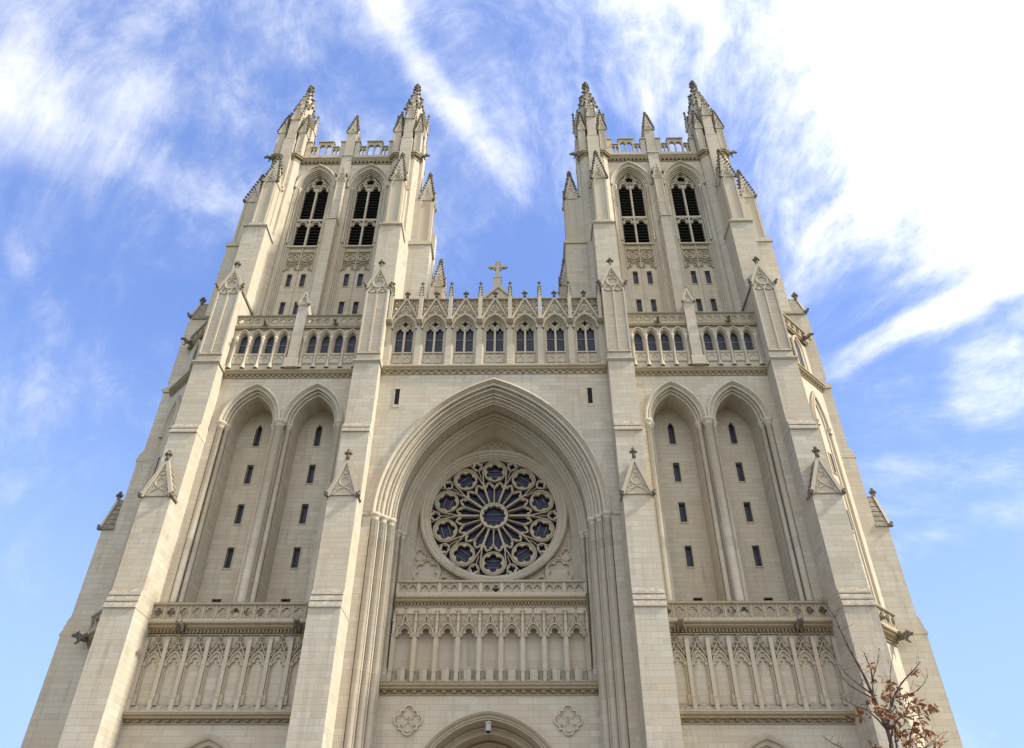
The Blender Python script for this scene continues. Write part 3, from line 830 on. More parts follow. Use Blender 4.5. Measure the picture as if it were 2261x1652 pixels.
        build('hood_mould', mb, M_TRIM, CATH, T(b,BY,55))
        for sg in (-1,1): colonnette(CATH, *T(b+sg*1.38,BY+.14,0)[:2], .09, 48.2, 55.05, False)
        belfry_window(s, T, b)
        relief_panel(s, T, b)
    # middle buttress of the belfry
    mb = MB(T)
    mb.prof([(42.92,37.05),(42.92,50.1),(44.3,50.1),(44.3,37.05)], TC-.40, TC+.40)
    mb.prof([(42.84,50.1),(42.84,50.26),(43.2,50.5),(44.3,50.5),(44.3,50.1)], TC-.45, TC+.45)
    mb.prof([(43.22,50.5),(43.22,55.9),(44.3,55.9),(44.3,50.5)], TC-.37, TC+.37)
    mb.prof([(43.5,55.9),(43.5,59.15),(44.3,59.15),(44.3,55.9)], TC-.47, TC+.47)
    mb.prof([(43.42,59.15),(43.42,59.3),(43.6,59.42),(44.5,59.42),(44.5,59.15)], TC-.53, TC+.53)
    pier = build('buttress', mb, M_ASH, CATH, T(TC,43,37))
    mb = MB(T)
    for dx in (-.31,.31): mb.box(TC+dx-.04,TC+dx+.04,43.15,43.23,50.7,55.8)
    gable_face(mb, TC-.40, TC+.40, 55.3, 57.3, 43.18, 44.0, .1, .06, False); mb.bar(circ(TC,56.25,.13,12),.05,43.12,43.2,True)
    mb.plate(TC,55.75,const(.26),foil(3,.1,.1),43.12,43.2,24)
    build('gable', mb, M_TRIM, pier, T(TC,43.2,55.9))
    mb = MB(T)
    for sg in (-1,1): mb.blob(TC+sg*.46,43.1,55.95,.12,.3,.13)
    build('finial', mb, M_OLD, pier, T(TC,43.1,56))
    # pinnacle on top of it
    p = MB(T); q = MB(T)
    p.box(TC-.42,TC+.42,43.6,44.44,59.42,62.75)
    gablets(p,q,TC,44.02,.84,62.7,.85,.05,.07,2); fn = MB(T); spire(p,q,TC,44.02,.84,62.75,66.15,8,.14,.2,2,fn)
    p.absorb(q); pn = build('pinnacle', p, [M_TRIM, M_OLD], CATH, T(TC,44,59.4)); build('finial', fn, M_OLD, pn, T(TC,44,65.5))
    # cornice and battlemented parapet
    for a,b in ((TC+.47,17.9),(9.82,TC-.47)):
        mb = MB(T); cornice(mb, a, b, BY-.03, 58.18, 58.95, .26, .36)
        build('cornice', mb, M_CARVE, CATH, T((a+b)/2,BY,58.2))
        parapet(s, T, a, b)
    # ---- corner turrets and their clustered spires
    for tx in (BC, 2*TC-BC):
        turret(s, T, tx)
    # inner and outer side parapets so the top is closed from the side
    mb = MB(T); mb.box(8.1,19.6,44.8,54.4,59.2,59.4); build('tower_roof', mb, M_SLATE, CATH, T(TC,49.7,59.2))
    for x0 in (7.85, 19.35):
        mb = MB(T)
        for k in range(8): mb.box(x0,x0+.5,45.6+k*1.1,46.15+k*1.1,60.8,61.6)
        mb.box(x0+.02,x0+.48,45.5,54.2,58.3,60.8); mb.box(x0-.15,x0+.65,45.5,54.2,58.4,58.9)
        build('parapet', mb, M_TRIM, CATH, T(x0,50,58.3))
    canted_corner(s, T)
    arcade_side(s, T, W0, W1)
    side_portal(s, T)

def belfry_window(s, T, b):
    y = 44.35
    mb = MB(T)
    # mullion, transom, frame
    mb.box(b-.075,b+.075,y-.1,y+.2,48.05,55.6)
    mb.box(b-1.1,b+1.1,y-.08,y+.2,51.35,51.6)
    for sg in (-1,1): mb.box(b+sg*1.10-.05,b+sg*1.10+.05,y-.06,y+.3,48.05,55.4)
    for sg in (-1,1):
        cx = b+sg*.56
        for zt,hh in ((55.15,.75),(50.65,.62)):
            A = arch(cx,.49,zt,hh,8)
            mb.bar(A,.11,y-.1,y+.15)
            # cusps: three-lobed head
            head_slab(mb, cx, zt+.05, .47, hh*.60, foil(3,.24,.235), y-.03, y+.1)
        # ogee up to the central foil
        mb.bar([(cx-.44,55.15),(cx-.3,55.75),(cx,56.05),(cx+sg*.0,56.2)],.09,y-.1,y+.15)
        mb.bar([(b+sg*1.02,55.2),(b+sg*.95,55.9),(b+sg*.62,56.35),(b+sg*.45,56.6)],.1,y-.1,y+.15)
        mb.bar([(cx,56.05),(b+sg*.42,56.5),(b+sg*.36,56.8),(b+sg*.12,57.1),(b,57.45)],.1,y-.11,y+.15)
        mb.bar([(cx,56.1),(b+sg*.25,55.95),(b,55.75)],.1,y-.1,y+.15)
    mb.plate(b,56.45,const(.44),foil(5,.225,.185),y-.04,y+.12,40)
    mb.box(b-1.45,b+1.45,43.98,44.5,47.92,48.07)
    o = build('belfry_window', mb, M_TRIM, CATH, T(b,y,48))
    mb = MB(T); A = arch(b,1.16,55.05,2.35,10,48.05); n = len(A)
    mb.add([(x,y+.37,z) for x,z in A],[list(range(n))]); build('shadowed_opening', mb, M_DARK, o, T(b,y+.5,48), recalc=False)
    mb = MB(T); z = 48.2; mt = MB(T)
    while z < 55.5:
        for sg in (-1,1):
            x0,x1 = (b+.075,b+1.05) if sg > 0 else (b-1.05,b-.075)
            mb.prof([(y+.12,z),(y+.14,z-.012),(y+.34,z+.16),(y+.33,z+.175)], x0, x1)
            mt.box(x0,x1,y+.105,y+.12,z-.008,z+.012)
        z += .36
    build('louvre', mb, M_LOUVRE, o, T(b,y+.3,48)); build('louvre_edge', mt, plainM('louvre_edge',(.055,.052,.05)), o, T(b,y+.1,48))

_pm = {}
def plainM(n, c):
    if n not in _pm: _pm[n] = plain(n, c)
    return _pm[n]

def relief_panel(s, T, b):
    y = 44.2
    mb = MB(T)
    for sg in (-1,1):
        cx = b+sg*.56
        mb.plate(cx,46.75,const(.43),foil(4,.2,.19),y-.1,y+.02,36,True)
        mb.bar(circ(cx,46.75,.46,20),.07,y-.14,y,True)
        mb.plate(cx,46.75,const(.2),foil(3,.08,.06),y-.09,y-.02,18,True)
        mb.bar(arch(cx,.5,45.35,.72,8),.07,y-.13,y+.01)
        for q in (-1,1):
            mb.bar([(cx+q*.5,45.4),(cx+q*.3,45.62),(cx+q*.26,45.42),(cx+q*.16,45.8),(cx,45.98)],.06,y-.11,y+.01)
            mb.bar([(cx+q*.5,47.35),(cx+q*.36,47.15),(cx+q*.5,46.9)],.05,y-.11,y)
            mb.bar([(cx+q*.5,46.5),(cx+q*.36,46.3),(cx+q*.5,46.1)],.05,y-.11,y)
        mb.bar([(cx-.54,47.4),(cx+.54,47.4)],.08,y-.13,y); mb.bar([(cx-.54,46.12),(cx+.54,46.12)],.07,y-.13,y)
    for dx in (-1.12,0,1.12): mb.box(b+dx-.05,b+dx+.05,y-.13,y+.01,45.3,47.9)
    build('relief_panel', mb, M_ARC, CATH, T(b,y,45.3))

def parapet(s, T, a, b):
    y0,y1 = 43.72,43.98; w = b-a
    e,m = .42,1.36; cw = (w-2*e-m)/2
    xs = [a,a+e,a+e+cw,a+e+cw+m,b-e,b]
    mb = MB(T); zb = 58.95
    mb.box(a,b,y0-.02,y1+.02,zb,59.58)
    zt,zl = 61.62,60.85
    for i,top in ((0,zt),(2,zt),(4,zt)):
        mb.box(xs[i]-.06,xs[i+1]+.06,y0-.1,y1+.1,top-.13,top); 
    for i in (1,3): mb.box(xs[i]+.06,xs[i+1]-.06,y0-.1,y1+.1,zl-.12,zl)
    mb.box(xs[0],xs[1],y0,y1,59.58,zt-.13); mb.box(xs[4],xs[5],y0,y1,59.58,zt-.13)
    # pierced fields: two cusped lights each
    for i,zt2 in ((1,zl),(2,zt),(3,zl)):
        x0,x1 = xs[i],xs[i+1]; zz = zt2-.13; f = .11 if i == 2 else .05
        mb.box(x0,x0+f,y0,y1,59.58,zz); mb.box(x1-f,x1,y0,y1,59.58,zz)
        c = (x0+x1)/2; mb.box(c-.045,c+.045,y0+.02,y1-.02,59.58,zz); lw = (x1-x0)/2-f
        for q in (-1,1):
            cx = c+q*(lw/2+.01); zs = zz-.42-(.25 if i == 2 else 0); h = .32
            A = arch(cx,lw/2-.02,zs,h,6)
            for p,r in zip(A[:-1],A[1:]): mb.prism([p,r,(r[0],zz),(p[0],zz)], y0+.03, y1-.03)
            mb.bar(A,.05,y0,y1)
        if i == 2: mb.plate(c, zz-.28, const(.22), foil(4,.09,.08), y0-.01, y1, 24, True)
    build('parapet', mb, M_TRIM, CATH, T((a+b)/2,y0,59))

def turret(s, T, tx):
    cy = 44.35; h = 1.22; k = .38
    def octo(r, kk): return [(tx-r+kk,cy-r),(tx+r-kk,cy-r),(tx+r,cy-r+kk),(tx+r,cy+r-kk),(tx+r-kk,cy+r),(tx-r+kk,cy+r),(tx-r,cy+r-kk),(tx-r,cy-r+kk)]
    p = MB(T)
    p.plan(octo(h,k),38.0,58.2)
    t = build('turret', p, M_ASH, CATH, T(tx,cy,38))
    p = MB(T)
    p.plan(octo(h+.03,k),58.2,58.35); p.plan(octo(h+.02,k),58.35,58.62); p.plan(octo(h+.2,k+.06),58.62,58.8); p.plan(octo(h+.27,k+.08),58.8,58.96)
    for sd in range(4):
        for i in range(4):
            a = -h+k+.1+i*(2*(h-k)-.2)/3; a0,a1 = a-.08,a+.08
            if sd == 0: p.box(tx+a0,tx+a1,cy-h-.13,cy-h,58.36,58.6)
            if sd == 1: p.box(tx+h,tx+h+.13,cy+a0,cy+a1,58.36,58.6)
            if sd == 2: p.box(tx-h-.13,tx-h,cy+a0,cy+a1,58.36,58.6)
    build('cornice', p, M_CARVE, t, T(tx,cy,58.2))
    # cluster of pinnacles round an eight-sided spire
    p.__init__(T)
    p.plan(octo(h-.08,k),58.96,61.2)
    q = MB(T)
    for sx in (-1,1):
        for sy in (-1,1):
            x,y = tx+sx*.95, cy+sy*.95; pp = MB(T); qq = MB(T)
            pp.box(x-.33,x+.33,y-.33,y+.33,59.0,62.1); gablets(pp,qq,x,y,.66,62.05,1.3,.05,.09,3)
            for e in (-1,1): pp.box(x+e*.27-.04,x+e*.27+.04,y-.38,y-.33,59.3,61.9)
            spire(pp,qq,x,y,.70,62.1,65.4,8,.13,.18,1)
            pp.absorb(qq); build('pinnacle', pp, [M_TRIM, M_OLD], t, T(x,y,59))
    for ax,sg in ((0,-1),(0,1),(1,-1),(1,1)):
        x = tx+(sg*1.05 if ax else 0); y = cy+(0 if ax else sg*1.05)
        wx,wy = (.36,.42) if ax else (.42,.36)
        p.box(x-wx,x+wx,y-wy,y+wy,59.0,63.95)
        p.box(x-wx-.05,x+wx+.05,y-wy-.05,y+wy+.05,61.0,61.16)
        gablets(p,q,x,y,.78,63.9,2.35,.04,.12,5)
        p.pyr([(x-wx,y-wy),(x+wx,y-wy),(x+wx,y+wy),(x-wx,y+wy)],63.95,(lerp(x,tx,.4),lerp(y,cy,.4),66.9))
    r = .86; o8 = [(tx+r*cos(pi/8+pi/4*i),cy+r*sin(pi/8+pi/4*i)) for i in range(8)]
    p.plan(o8,60.0,66.9)
    gablets(p,q,tx,cy,1.3,66.8,2.2,.02,.12,5)
    zt = 70.9; p.plan(o8,66.9,zt,[(tx+.08*cos(pi/8+pi/4*i),cy+.08*sin(pi/8+pi/4*i)) for i in range(8)])
    for kk in range(10):
        tt = (kk+.3)/10; rr = r*(1-tt)+.12; z = 66.9+(zt-66.9)*tt
        for i in range(8):
            if (i+kk) % 2: q.blob(tx+rr*cos(pi/8+pi/4*i), cy+rr*sin(pi/8+pi/4*i), z, .17,.17,.14)
    p.absorb(q); pn = build('spire', p, [M_TRIM, M_OLD], t, T(tx,cy,59))
    f = MB(T); finial(f,tx,cy,71.75,.44,2); build('finial', f, M_OLD, t, T(tx,cy,70.5))
    # gargoyle leaning out to the outer side
    out = 1 if tx > TC else -1
    def G(x,y,z): return T(tx+out*(h+.1)+out*(-(y-0)), cy-.9+x, z)
    gargoyle(CATH, G, 0, 0, 58.95, .75, .95)

def canted_corner(s, T):
    """the canted face between the front and the side buttress with its narrow arch and lights"""
    mb = MB(T)
    base = [(19.7,40.5),(19.9,40.7),(22.9,43.7),(23.1,43.9),(21.0,44.6),(19.0,42.5)]
    mb.plan(base,0,32.5)
    up = [(19.85,40.95),(22.75,43.85),(21.2,44.6),(19.5,43.0)]
    mb.plan(up,33.0,38.0)
    w = build('canted_wall', mb, M_ASH, CATH, T(21.5,42,0))
    def D(x,y,z):          # x along the canted face (0 at the front buttress), y outwards = negative
        a = x/sqrt(2); k = y/sqrt(2)
        return T(19.9+a-k, 40.7+a+k, z)
    L = 3*sqrt(2)
    mb = MB(D); cornice(mb,0,L,0,32.46,33.1,.3,.36); build('cornice', mb, M_CARVE, w, D(L/2,0,32.5))
    mb = MB(D); cornice(mb,.3,L-.3,0,15.1,15.75,.45,.2); build('cornice', mb, M_CARVE, w, D(L/2,0,15.1))
    balustrade(w,.35,L-.35,-.35,15.8,16.85,5,.2,tf=D)
    mb = MB(D); cornice(mb,.2,L-.2,.25,36.6,37.0,.3,.2); build('cornice', mb, M_CARVE, w, D(L/2,0,36.6))
    balustrade(w,.25,L-.25,.05,37.0,37.95,5,.18,tf=D)
    mb = MB(D)
    c = 2.05
    mb.sweep(arch(c,.95,28.9,2.5,10,17.0),[(.16,.02),(.14,-.16),(0,-.12),(-.05,-.22),(-.16,-.2),(-.2,-.02),(-.34,-.02),(-.36,-.1),(-.46,-.08),(-.48,.02)])
    mb.sweep(arch(c,.62,35.5,.9,8,33.2),[(.14,.1),(.12,-.02),(0,-.02),(-.05,.05),(-.18,.1),(-.2,.3)])
    build('arch_moulding', mb, M_TRIM, w, D(c,0,29))
    for sg in (-1,1):
        m2 = MB(D); m2.lathe(c+sg*.8,-.12,[(.17,28.5),(.12,28.56),(.2,28.75),(.22,28.9)],10); build('capital', m2, M_SHAFT, w, D(c+sg*.8,-.1,28.6))
    for z0,z1 in ((12.3,13.6),(9.6,10.9),(6.6,7.9),(25.4,26.8),(21.5,22.9)):
        x = c+.1; m3 = MB(D); f=.06
        for q in (-1,1): m3.box(x+q*.2-f/2,x+q*.2+f/2,-.05,.02,z0,z1)
        m3.box(x-.25,x+.25,-.05,.02,z1,z1+f); m3.box(x-.25,x+.25,-.07,.02,z0-f,z0)
        o = build('window', m3, M_TRIM, w, D(x,0,z0))
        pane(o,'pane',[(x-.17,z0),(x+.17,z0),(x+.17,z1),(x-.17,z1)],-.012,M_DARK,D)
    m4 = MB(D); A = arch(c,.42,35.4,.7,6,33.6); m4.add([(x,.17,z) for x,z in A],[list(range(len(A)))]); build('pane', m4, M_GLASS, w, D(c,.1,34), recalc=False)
    gargoyle(CATH, D, L-.6, -.45, 15.45, .62, 1.0); gargoyle(CATH, D, .55, -.4, 15.6, .6, .8)
    gargoyle(CATH, D, L-.9, -.1, 36.9, .65, .8)

def arcade_side(s, T, W0, W1):
    """blind arcade of eight bays between the two lower strings, and the balustrade over it"""
    y = 41.3; n = 8; p = 1.113; x0 = TC-n*p/2
    mb = MB(T)
    for i in range(n+1):
        x = x0+p*i
        mb.prof([(y+.02,11.2),(y-.34,11.2),(y-.34,11.75),(y-.26,11.9),(y-.26,14.78),(y-.18,14.95),(y+.02,14.95)], x-.105, x+.105)
        mb.box(x-.13,x+.13,y-.30,y+.01,14.72,14.80) if False else None
    mb.prof([(y+.02,11.14),(y-.36,11.14),(y-.36,11.2),(y+.02,11.62)], W0, W1)
    a0 = build('pier', mb, M_TRIM, CATH, T(TC,y,11.2))
    first = None
    for i in range(n):
        c = x0+p*(i+.5)
        mb = MB(T); cr = MB(T)
        mb.sweep(arch(c,.40,13.55,.66,8,11.5),[(.03,y+.01),(.03,y-.17),(-.045,y-.18),(-.06,y-.07),(-.10,y-.06),(-.11,y+.01)])
        head_slab(mb, c, 13.62, .33, .50, foil(3,.15,.13), y-.10, y+.01)
        for q in (-1,1):
            mb.box(c+q*.37-.1,c+q*.37+.1,y-.20,y+.01,13.46,13.60); mb.box(c+q*.37-.09,c+q*.37+.09,y-.19,y+.01,11.5,12.0)
            mb.bar([(c+q*.42,13.95),(c,14.72)],.07,y-.18,y+.01)
            for k in range(3): t=(k+.5)/3.1; cr.blob(c+q*(.46-.42*t)+q*.05,y-.17,13.97+t*.78+.05,.095,.1,.09)
        mb.plate(c,14.40,const(.13),foil(3,.055,.05),y-.1,y,18,True)
        cr.blob(c,y-.18,15.02,.09,.09,.09); cr.blob(c-.1,y-.18,14.91,.08); cr.blob(c+.1,y-.18,14.91,.08); mb.bar([(c,14.75),(c,14.98)],.06,y-.16,y)
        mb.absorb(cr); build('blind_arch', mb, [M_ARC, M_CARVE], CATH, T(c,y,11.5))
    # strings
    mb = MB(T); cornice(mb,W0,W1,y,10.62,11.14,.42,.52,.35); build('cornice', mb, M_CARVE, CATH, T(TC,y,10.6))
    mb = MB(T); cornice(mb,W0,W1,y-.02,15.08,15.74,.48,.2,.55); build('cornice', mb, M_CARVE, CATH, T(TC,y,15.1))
    mb = MB(T); mb.box(W0,W1,40.86,41.35,15.7,15.84); build('ledge', mb, M_TRIM, CATH, T(TC,41,15.7))
    balustrade(CATH,W0,W1,40.92,15.84,16.78,13,.24,.17,.05,tf=T,posts=.045)
    gargoyle(CATH,T,16.55,40.95,15.4,.75,1.0); gargoyle(CATH,T,10.25,40.95,15.4,.75,1.0)
    # thin wires of the bird guard on the rail
    mb = MB(T)
    for i in range(14):
        x = W0+.4+i*.66; mb.tube((x,40.84,16.76),(x,40.80,16.92),.006,n=4); mb.tube((x,40.80,16.92),(x+.1,40.86,16.98),.006,n=4)
    build('bird_guard', mb, M_LAMP, CATH, T(TC,40.9,16.8))

def side_portal(s, T):
    mb = MB(T)
    mb.sweep(arch(TC,2.35,6.9,3.15,14,0),[(.02,41.32),(.12,41.12),(0,41.05),(-.12,41.12),(-.16,41.3),(-.34,41.34),(-.40,41.6),(-.58,41.64),(-.64,41.9),(-.8,41.95),(-.85,43.2)])
    o = build('portal_arch', mb, M_TRIM, CATH, T(TC,41.3,0))
    A = arch(TC,1.55,6.9,2.3,10,0); mb = MB(T); mb.add([(x,43.0,z) for x,z in A],[list(range(len(A)))])
    build('tympanum', mb, M_ASH, o, T(TC,43,0), recalc=False)
    for q in (-1,1):
        mb = MB(T); mb.box(TC+q*.6-.56,TC+q*.6+.56,42.8,42.98,0,3.4)
        for k in range(5): mb.box(TC+q*.6-.5+k*.22,TC+q*.6-.47+k*.22,42.77,42.8,.1,3.3)
        build('door', mb, plainM('oak',(.09,.05,.025)), CATH, T(TC+q*.6,42.9,0))

for s in (1,-1): tower(s)

# ================================================================ centre
CW = 7.68
def centre():
    T = T_id
    WY = 41.1
    mb = MB()
    mb.arch_wall(-CW, CW, 0, 32.46, WY, [(0, 7.08, 22.24, 9.85)])
    mb.grid_wall(-CW, CW, 32.46, 33.2, WY, [], 0)
    build('wall', mb, M_ASH, CATH, (0,WY,0))
    for sg in (-1,1):
        x = sg*6.35; mb = MB(); mb.box(x-.22,x-.15,WY-.03,WY+.02,29.8,31.34); mb.box(x+.15,x+.22,WY-.03,WY+.02,29.8,31.34); mb.box(x-.22,x+.22,WY-.05,WY+.02,31.27,31.36); mb.box(x-.15,x+.15,WY-.02,WY+.02,29.8,30.05)
        o = build('louvred_slit', mb, M_TRIM, CATH, (x,WY,30))
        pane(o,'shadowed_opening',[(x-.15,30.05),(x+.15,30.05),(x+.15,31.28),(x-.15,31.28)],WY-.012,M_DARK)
        mb = MB()
        for k in range(8): mb.box(x-.15,x+.15,WY-.024,WY-.014,30.1+k*.15,30.125+k*.15)
        build('louvre', mb, M_LOUVRE, o, (x,WY,30))
    # great arch
    mb = MB()
    pr = [(.0,WY+.02),(.02,WY-.12),(-.10,WY-.16),(-.16,WY-.02),(-.2,WY+.05)]
    pr += rolls((-.22,WY+.05),(-.60,WY+.46),2,.15) + rolls((-.66,WY+.54),(-.96,WY+.82),2,.13) + rolls((-1.02,WY+.88),(-1.24,WY+1.12),2,.10)
    mb.sweep(arch(0,7.08,22.24,9.85,26), pr)
    build('great_arch', mb, M_SHAFT, CATH, (0,WY,22.24))
    mb = MB(); mb.sweep(arch(0,5.84,22.24,8.75,26), [(.0,42.2),(-.03,42.32),(.04,42.5),(.05,43.45)]); build('arch_soffit', mb, M_ASH, CATH, (0,42.8,22.2))
    mb = MB(); mb.sweep(arch(0,5.86,22.24,8.78,26), rolls((.0,43.45),(-.5,44.1),3,.09)+[(-.52,44.2),(-.62,44.6),(-.98,45.42)])
    build('inner_arch', mb, M_SHAFT, CATH, (0,43.8,22.2))
    # jambs
    mb = MB()
    for sg in (-1,1):
        X = [(7.09,WY),(7.09,41.44),(6.69,41.46),(6.67,41.86),(6.28,41.88),(6.26,42.2),(5.84,42.22),(5.90,43.45),(6.06,43.5),(6.04,43.82),(5.74,43.84),(5.72,44.12),(5.38,44.14),(5.24,44.6),(4.88,45.42)]
        for (a,b),(c,d) in zip(X[:-1],X[1:]):
            mb.add([(sg*a,b,0),(sg*c,d,0),(sg*c,d,22.25),(sg*a,b,22.25)],[(0,1,2,3)])
        mb.prof([(WY+.01,22.05),(WY-.08,22.12),(WY-.08,22.26),(WY+.01,22.34)], sg*7.2 if sg > 0 else -CW, CW if sg > 0 else -7.2)
    build('jamb', mb, M_ASH, CATH, (0,42.5,0))
    for sg in (-1,1):
        for x,y,r in ((6.88,41.24,.20),(6.47,41.66,.19),(6.06,42.05,.19)): colonnette(CATH, sg*x, y, r, .3, 22.24)
        for x,y,r in ((5.86,43.62,.15),(5.58,43.96,.16)): colonnette(CATH, sg*x, y, r, 13.6, 22.24)
        for x,y in ((6.68,41.44),(6.27,41.86)):
            mb = MB(); mb.lathe(sg*x,y,[(.06,.3),(.06,22.0)],6); build('fillet_shaft', mb, M_SHAFT, CATH, (sg*x,y,0))
    # wall holding the rose
    RZ, RY, R = 24.2, 45.42, 4.14
    mb = MB(); mb.plate(0,RZ,rect_r(5.7,6.4,7.2),const(R-.02),RY,RY+.5,120); build('rose_wall', mb, M_ASH, CATH, (0,RY,RZ))
    rose(RZ, RY, R)
    # spandrel carving
    for sg in (-1,1):
        mb = MB(); mb.plate(sg*4.12,20.3,const(.80),foil(6,.46,.26),RY-.14,RY+.01,48,True); mb.bar(circ(sg*4.12,20.3,.84,28),.12,RY-.2,RY,True)
        for x,z,r in ((3.02,19.55,.42),(4.6,21.42,.36),(2.2,19.22,.26)):
            mb.plate(sg*x,z,const(r),foil(4,r*.46,r*.40),RY-.12,RY+.01,32,True); mb.bar(circ(sg*x,z,r*1.02,20),.08,RY-.17,RY,True)
        for x,z in ((3.35,20.3),(4.75,21.9),(1.75,19.1),(3.5,19.35),(4.8,19.4),(3.9,21.3)): mb.blob(sg*x,RY,z,.15,.14,.15)
        mb.bar([(sg*1.5,19.0),(sg*4.85,19.0),(sg*4.85,22.2)],.09,RY-.12,RY)
        build('spandrel_carving', mb, M_TRIM, CATH, (sg*4,RY,19))
    mb = MB(); mb.plate(0,29.45,const(.42),foil(4,.19,.17),RY-.12,RY+.01,32,True); mb.bar(circ(0,29.42,.42,20),.07,RY-.14,RY,True)
    for sg in (-1,1): mb.blob(sg*.55,RY,29.25,.2,.1,.16); mb.blob(sg*.85,RY,29.12,.14,.1,.11)
    build('spandrel_carving', mb, M_TRIM, CATH, (0,RY,29))
    centre_arcade(RY)
    portal()
    gallery(WY)

def rose(Z, Y, R):
    mb = MB()
    pr = [(.66,Y+.02),(.64,Y-.42),(.52,Y-.5),(.42,Y-.42),(.38,Y-.32),(.30,Y-.36),(.22,Y-.30),(.2,Y-.2),(.14,Y-.2),(.0,Y+.05),(-.02,Y+.3)]
    mb.sweep(circ(0,Z,R,96)[::1], pr, True)
    ring = build('rose_window', mb, M_SHAFT, CATH, (0,Y,Z))
    mb = MB(); N = 96
    mb.add([(R*1.0*cos(2*pi*k/N),Y+.42,Z+R*sin(2*pi*k/N)) for k in range(N)],[list(range(N))]); build('pane', mb, M_ROSEGLASS, ring, (0,Y+.42,Z), recalc=False)
    y0,y1 = Y+.05,Y+.34
    def P(r,a,cx=0,cz=None): return (r*cos(a), Z+r*sin(a))
    hub = MB()
    hub.plate(0,Z,const(R*.225),foil(12,R*.142,R*.042),y0-.02,y1,96,True)
    hub.sweep(circ(0,Z,R*.212,48), [(.06,y0),(.04,y0-.08),(-.02,y0-.08),(-.04,y0)], True)
    build('hub', hub, M_TRIM, ring, (0,y0,Z))
    tr = MB(); big = MB(); small = MB()
    for k in range(10):
        a = pi/2 + 2*pi*k/10
        pc = (R*.785*cos(a), Z+R*.785*sin(a)); rp = R*.185
        # petal outline: from the boundary spokes round the outer circle
        pts = []
        A0 = a - pi/10; A1 = a + pi/10
        r1 = R*.60
        pts.append(P(R*.235, A0+.02)); pts.append(P(r1, A0+.012))
        base = a - pi/2 - .25
        for j in range(15):
            t = -pi/2-.28 + (pi+.56)*j/14
            ang = a + t
            pts.append((pc[0]+rp*1.06*cos(ang), pc[1]+rp*1.06*sin(ang)))
        pts.append(P(r1, A1-.012)); pts.append(P(R*.235, A1-.02))
        tr.bar(pts, .08, y0-.06, y1)
        # foiled wheel in the petal
        n = 6
        big = MB(); small = MB()
        big.plate(pc[0],pc[1],const(rp*.95),foil(n,rp*.52,rp*.29,a),y0,y1-.05,48)
        big.bar(circ(pc[0],pc[1],rp*.93,28),.075,y0-.05,y1-.05,True)
        # lead bars across
        # small quatrefoil between petals
        b = a + pi/10
        sc = P(R*.925, b); rs = R*.072
        small.plate(sc[0],sc[1],const(rs),foil(4,rs*.46,rs*.36,b),y0,y1-.05,28)
        small.bar(circ(sc[0],sc[1],rs*1.0,18),.07,y0-.04,y1-.05,True)
        for q in (-.055*R,.055*R):
            u_ = (-sin(a),cos(a)); x0,z0 = pc[0]+cos(a)*q, pc[1]+sin(a)*q; Lb = R*.115
            big.tube((x0-u_[0]*Lb,y1-.03,z0-u_[1]*Lb),(x0+u_[0]*Lb,y1-.03,z0+u_[1]*Lb),.017,n=4)
        build('petal_wheel', big, M_ARC, ring, (pc[0],y0,pc[1])); build('quatrefoil', small, M_TRIM, ring, (sc[0],y0,sc[1]))
        for q in (-1,1): tr.bar([P(R*.995,b+q*.10),P(R*.93,b+q*.085),P(R*.87,b+q*.03)],.05,y0,y1-.1)
        tr.bar([P(R*.70,b),P(R*.86,b)],.05,y0,y1-.1)
        # spoke in the middle of the petal and two cusped lancets
        tr.bar([P(R*.235,a),P(R*.50,a)],.075,y0-.04,y1)
        for q in (-1,1):
            m = a + q*pi/20; h = pi/20
            tr.bar([P(R*.50,m-h*.93),P(R*.55,m-h*.72),P(R*.585,m-h*.3),P(R*.605,m),P(R*.585,m+h*.3),P(R*.55,m+h*.72),P(R*.50,m+h*.93)],.06,y0-.02,y1-.04)
            tc = P(R*.515, m); rt = R*.062
            # trefoil head: a slab with lobes, open towards the hub
            vs = []; nn = 22
            f = foil(3,rt*.50,rt*.46,m)
            lo = -pi*.66; 
            V = []
            for j in range(nn+1):
                t = lo + (2*pi*.66)*j/nn; an = m+t
                V.append((tc[0]+rt*1.18*cos(an),tc[1]+rt*1.18*sin(an))); V.append((tc[0]+f(an)*cos(an),tc[1]+f(an)*sin(an)))
            vv = [(x,y0+.02,z) for x,z in V]+[(x,y1-.05,z) for x,z in V]; o = len(V)
            fs = []
            for j in range(nn): i0=2*j; fs += [(i0,i0+2,i0+3,i0+1),(i0+1,i0+3,i0+3+o,i0+1+o)]
            tr.add(vv,fs)
    build('tracery', tr, M_ARC, ring, (0,y0,Z))
    lb = MB()
    for q in (-.05*R,.05*R): lb.tube((-R*.15,y1-.03,Z+q),(R*.15,y1-.03,Z+q),.017,n=4)
    build('bar', lb, M_LEAD, ring, (0,y1,Z))

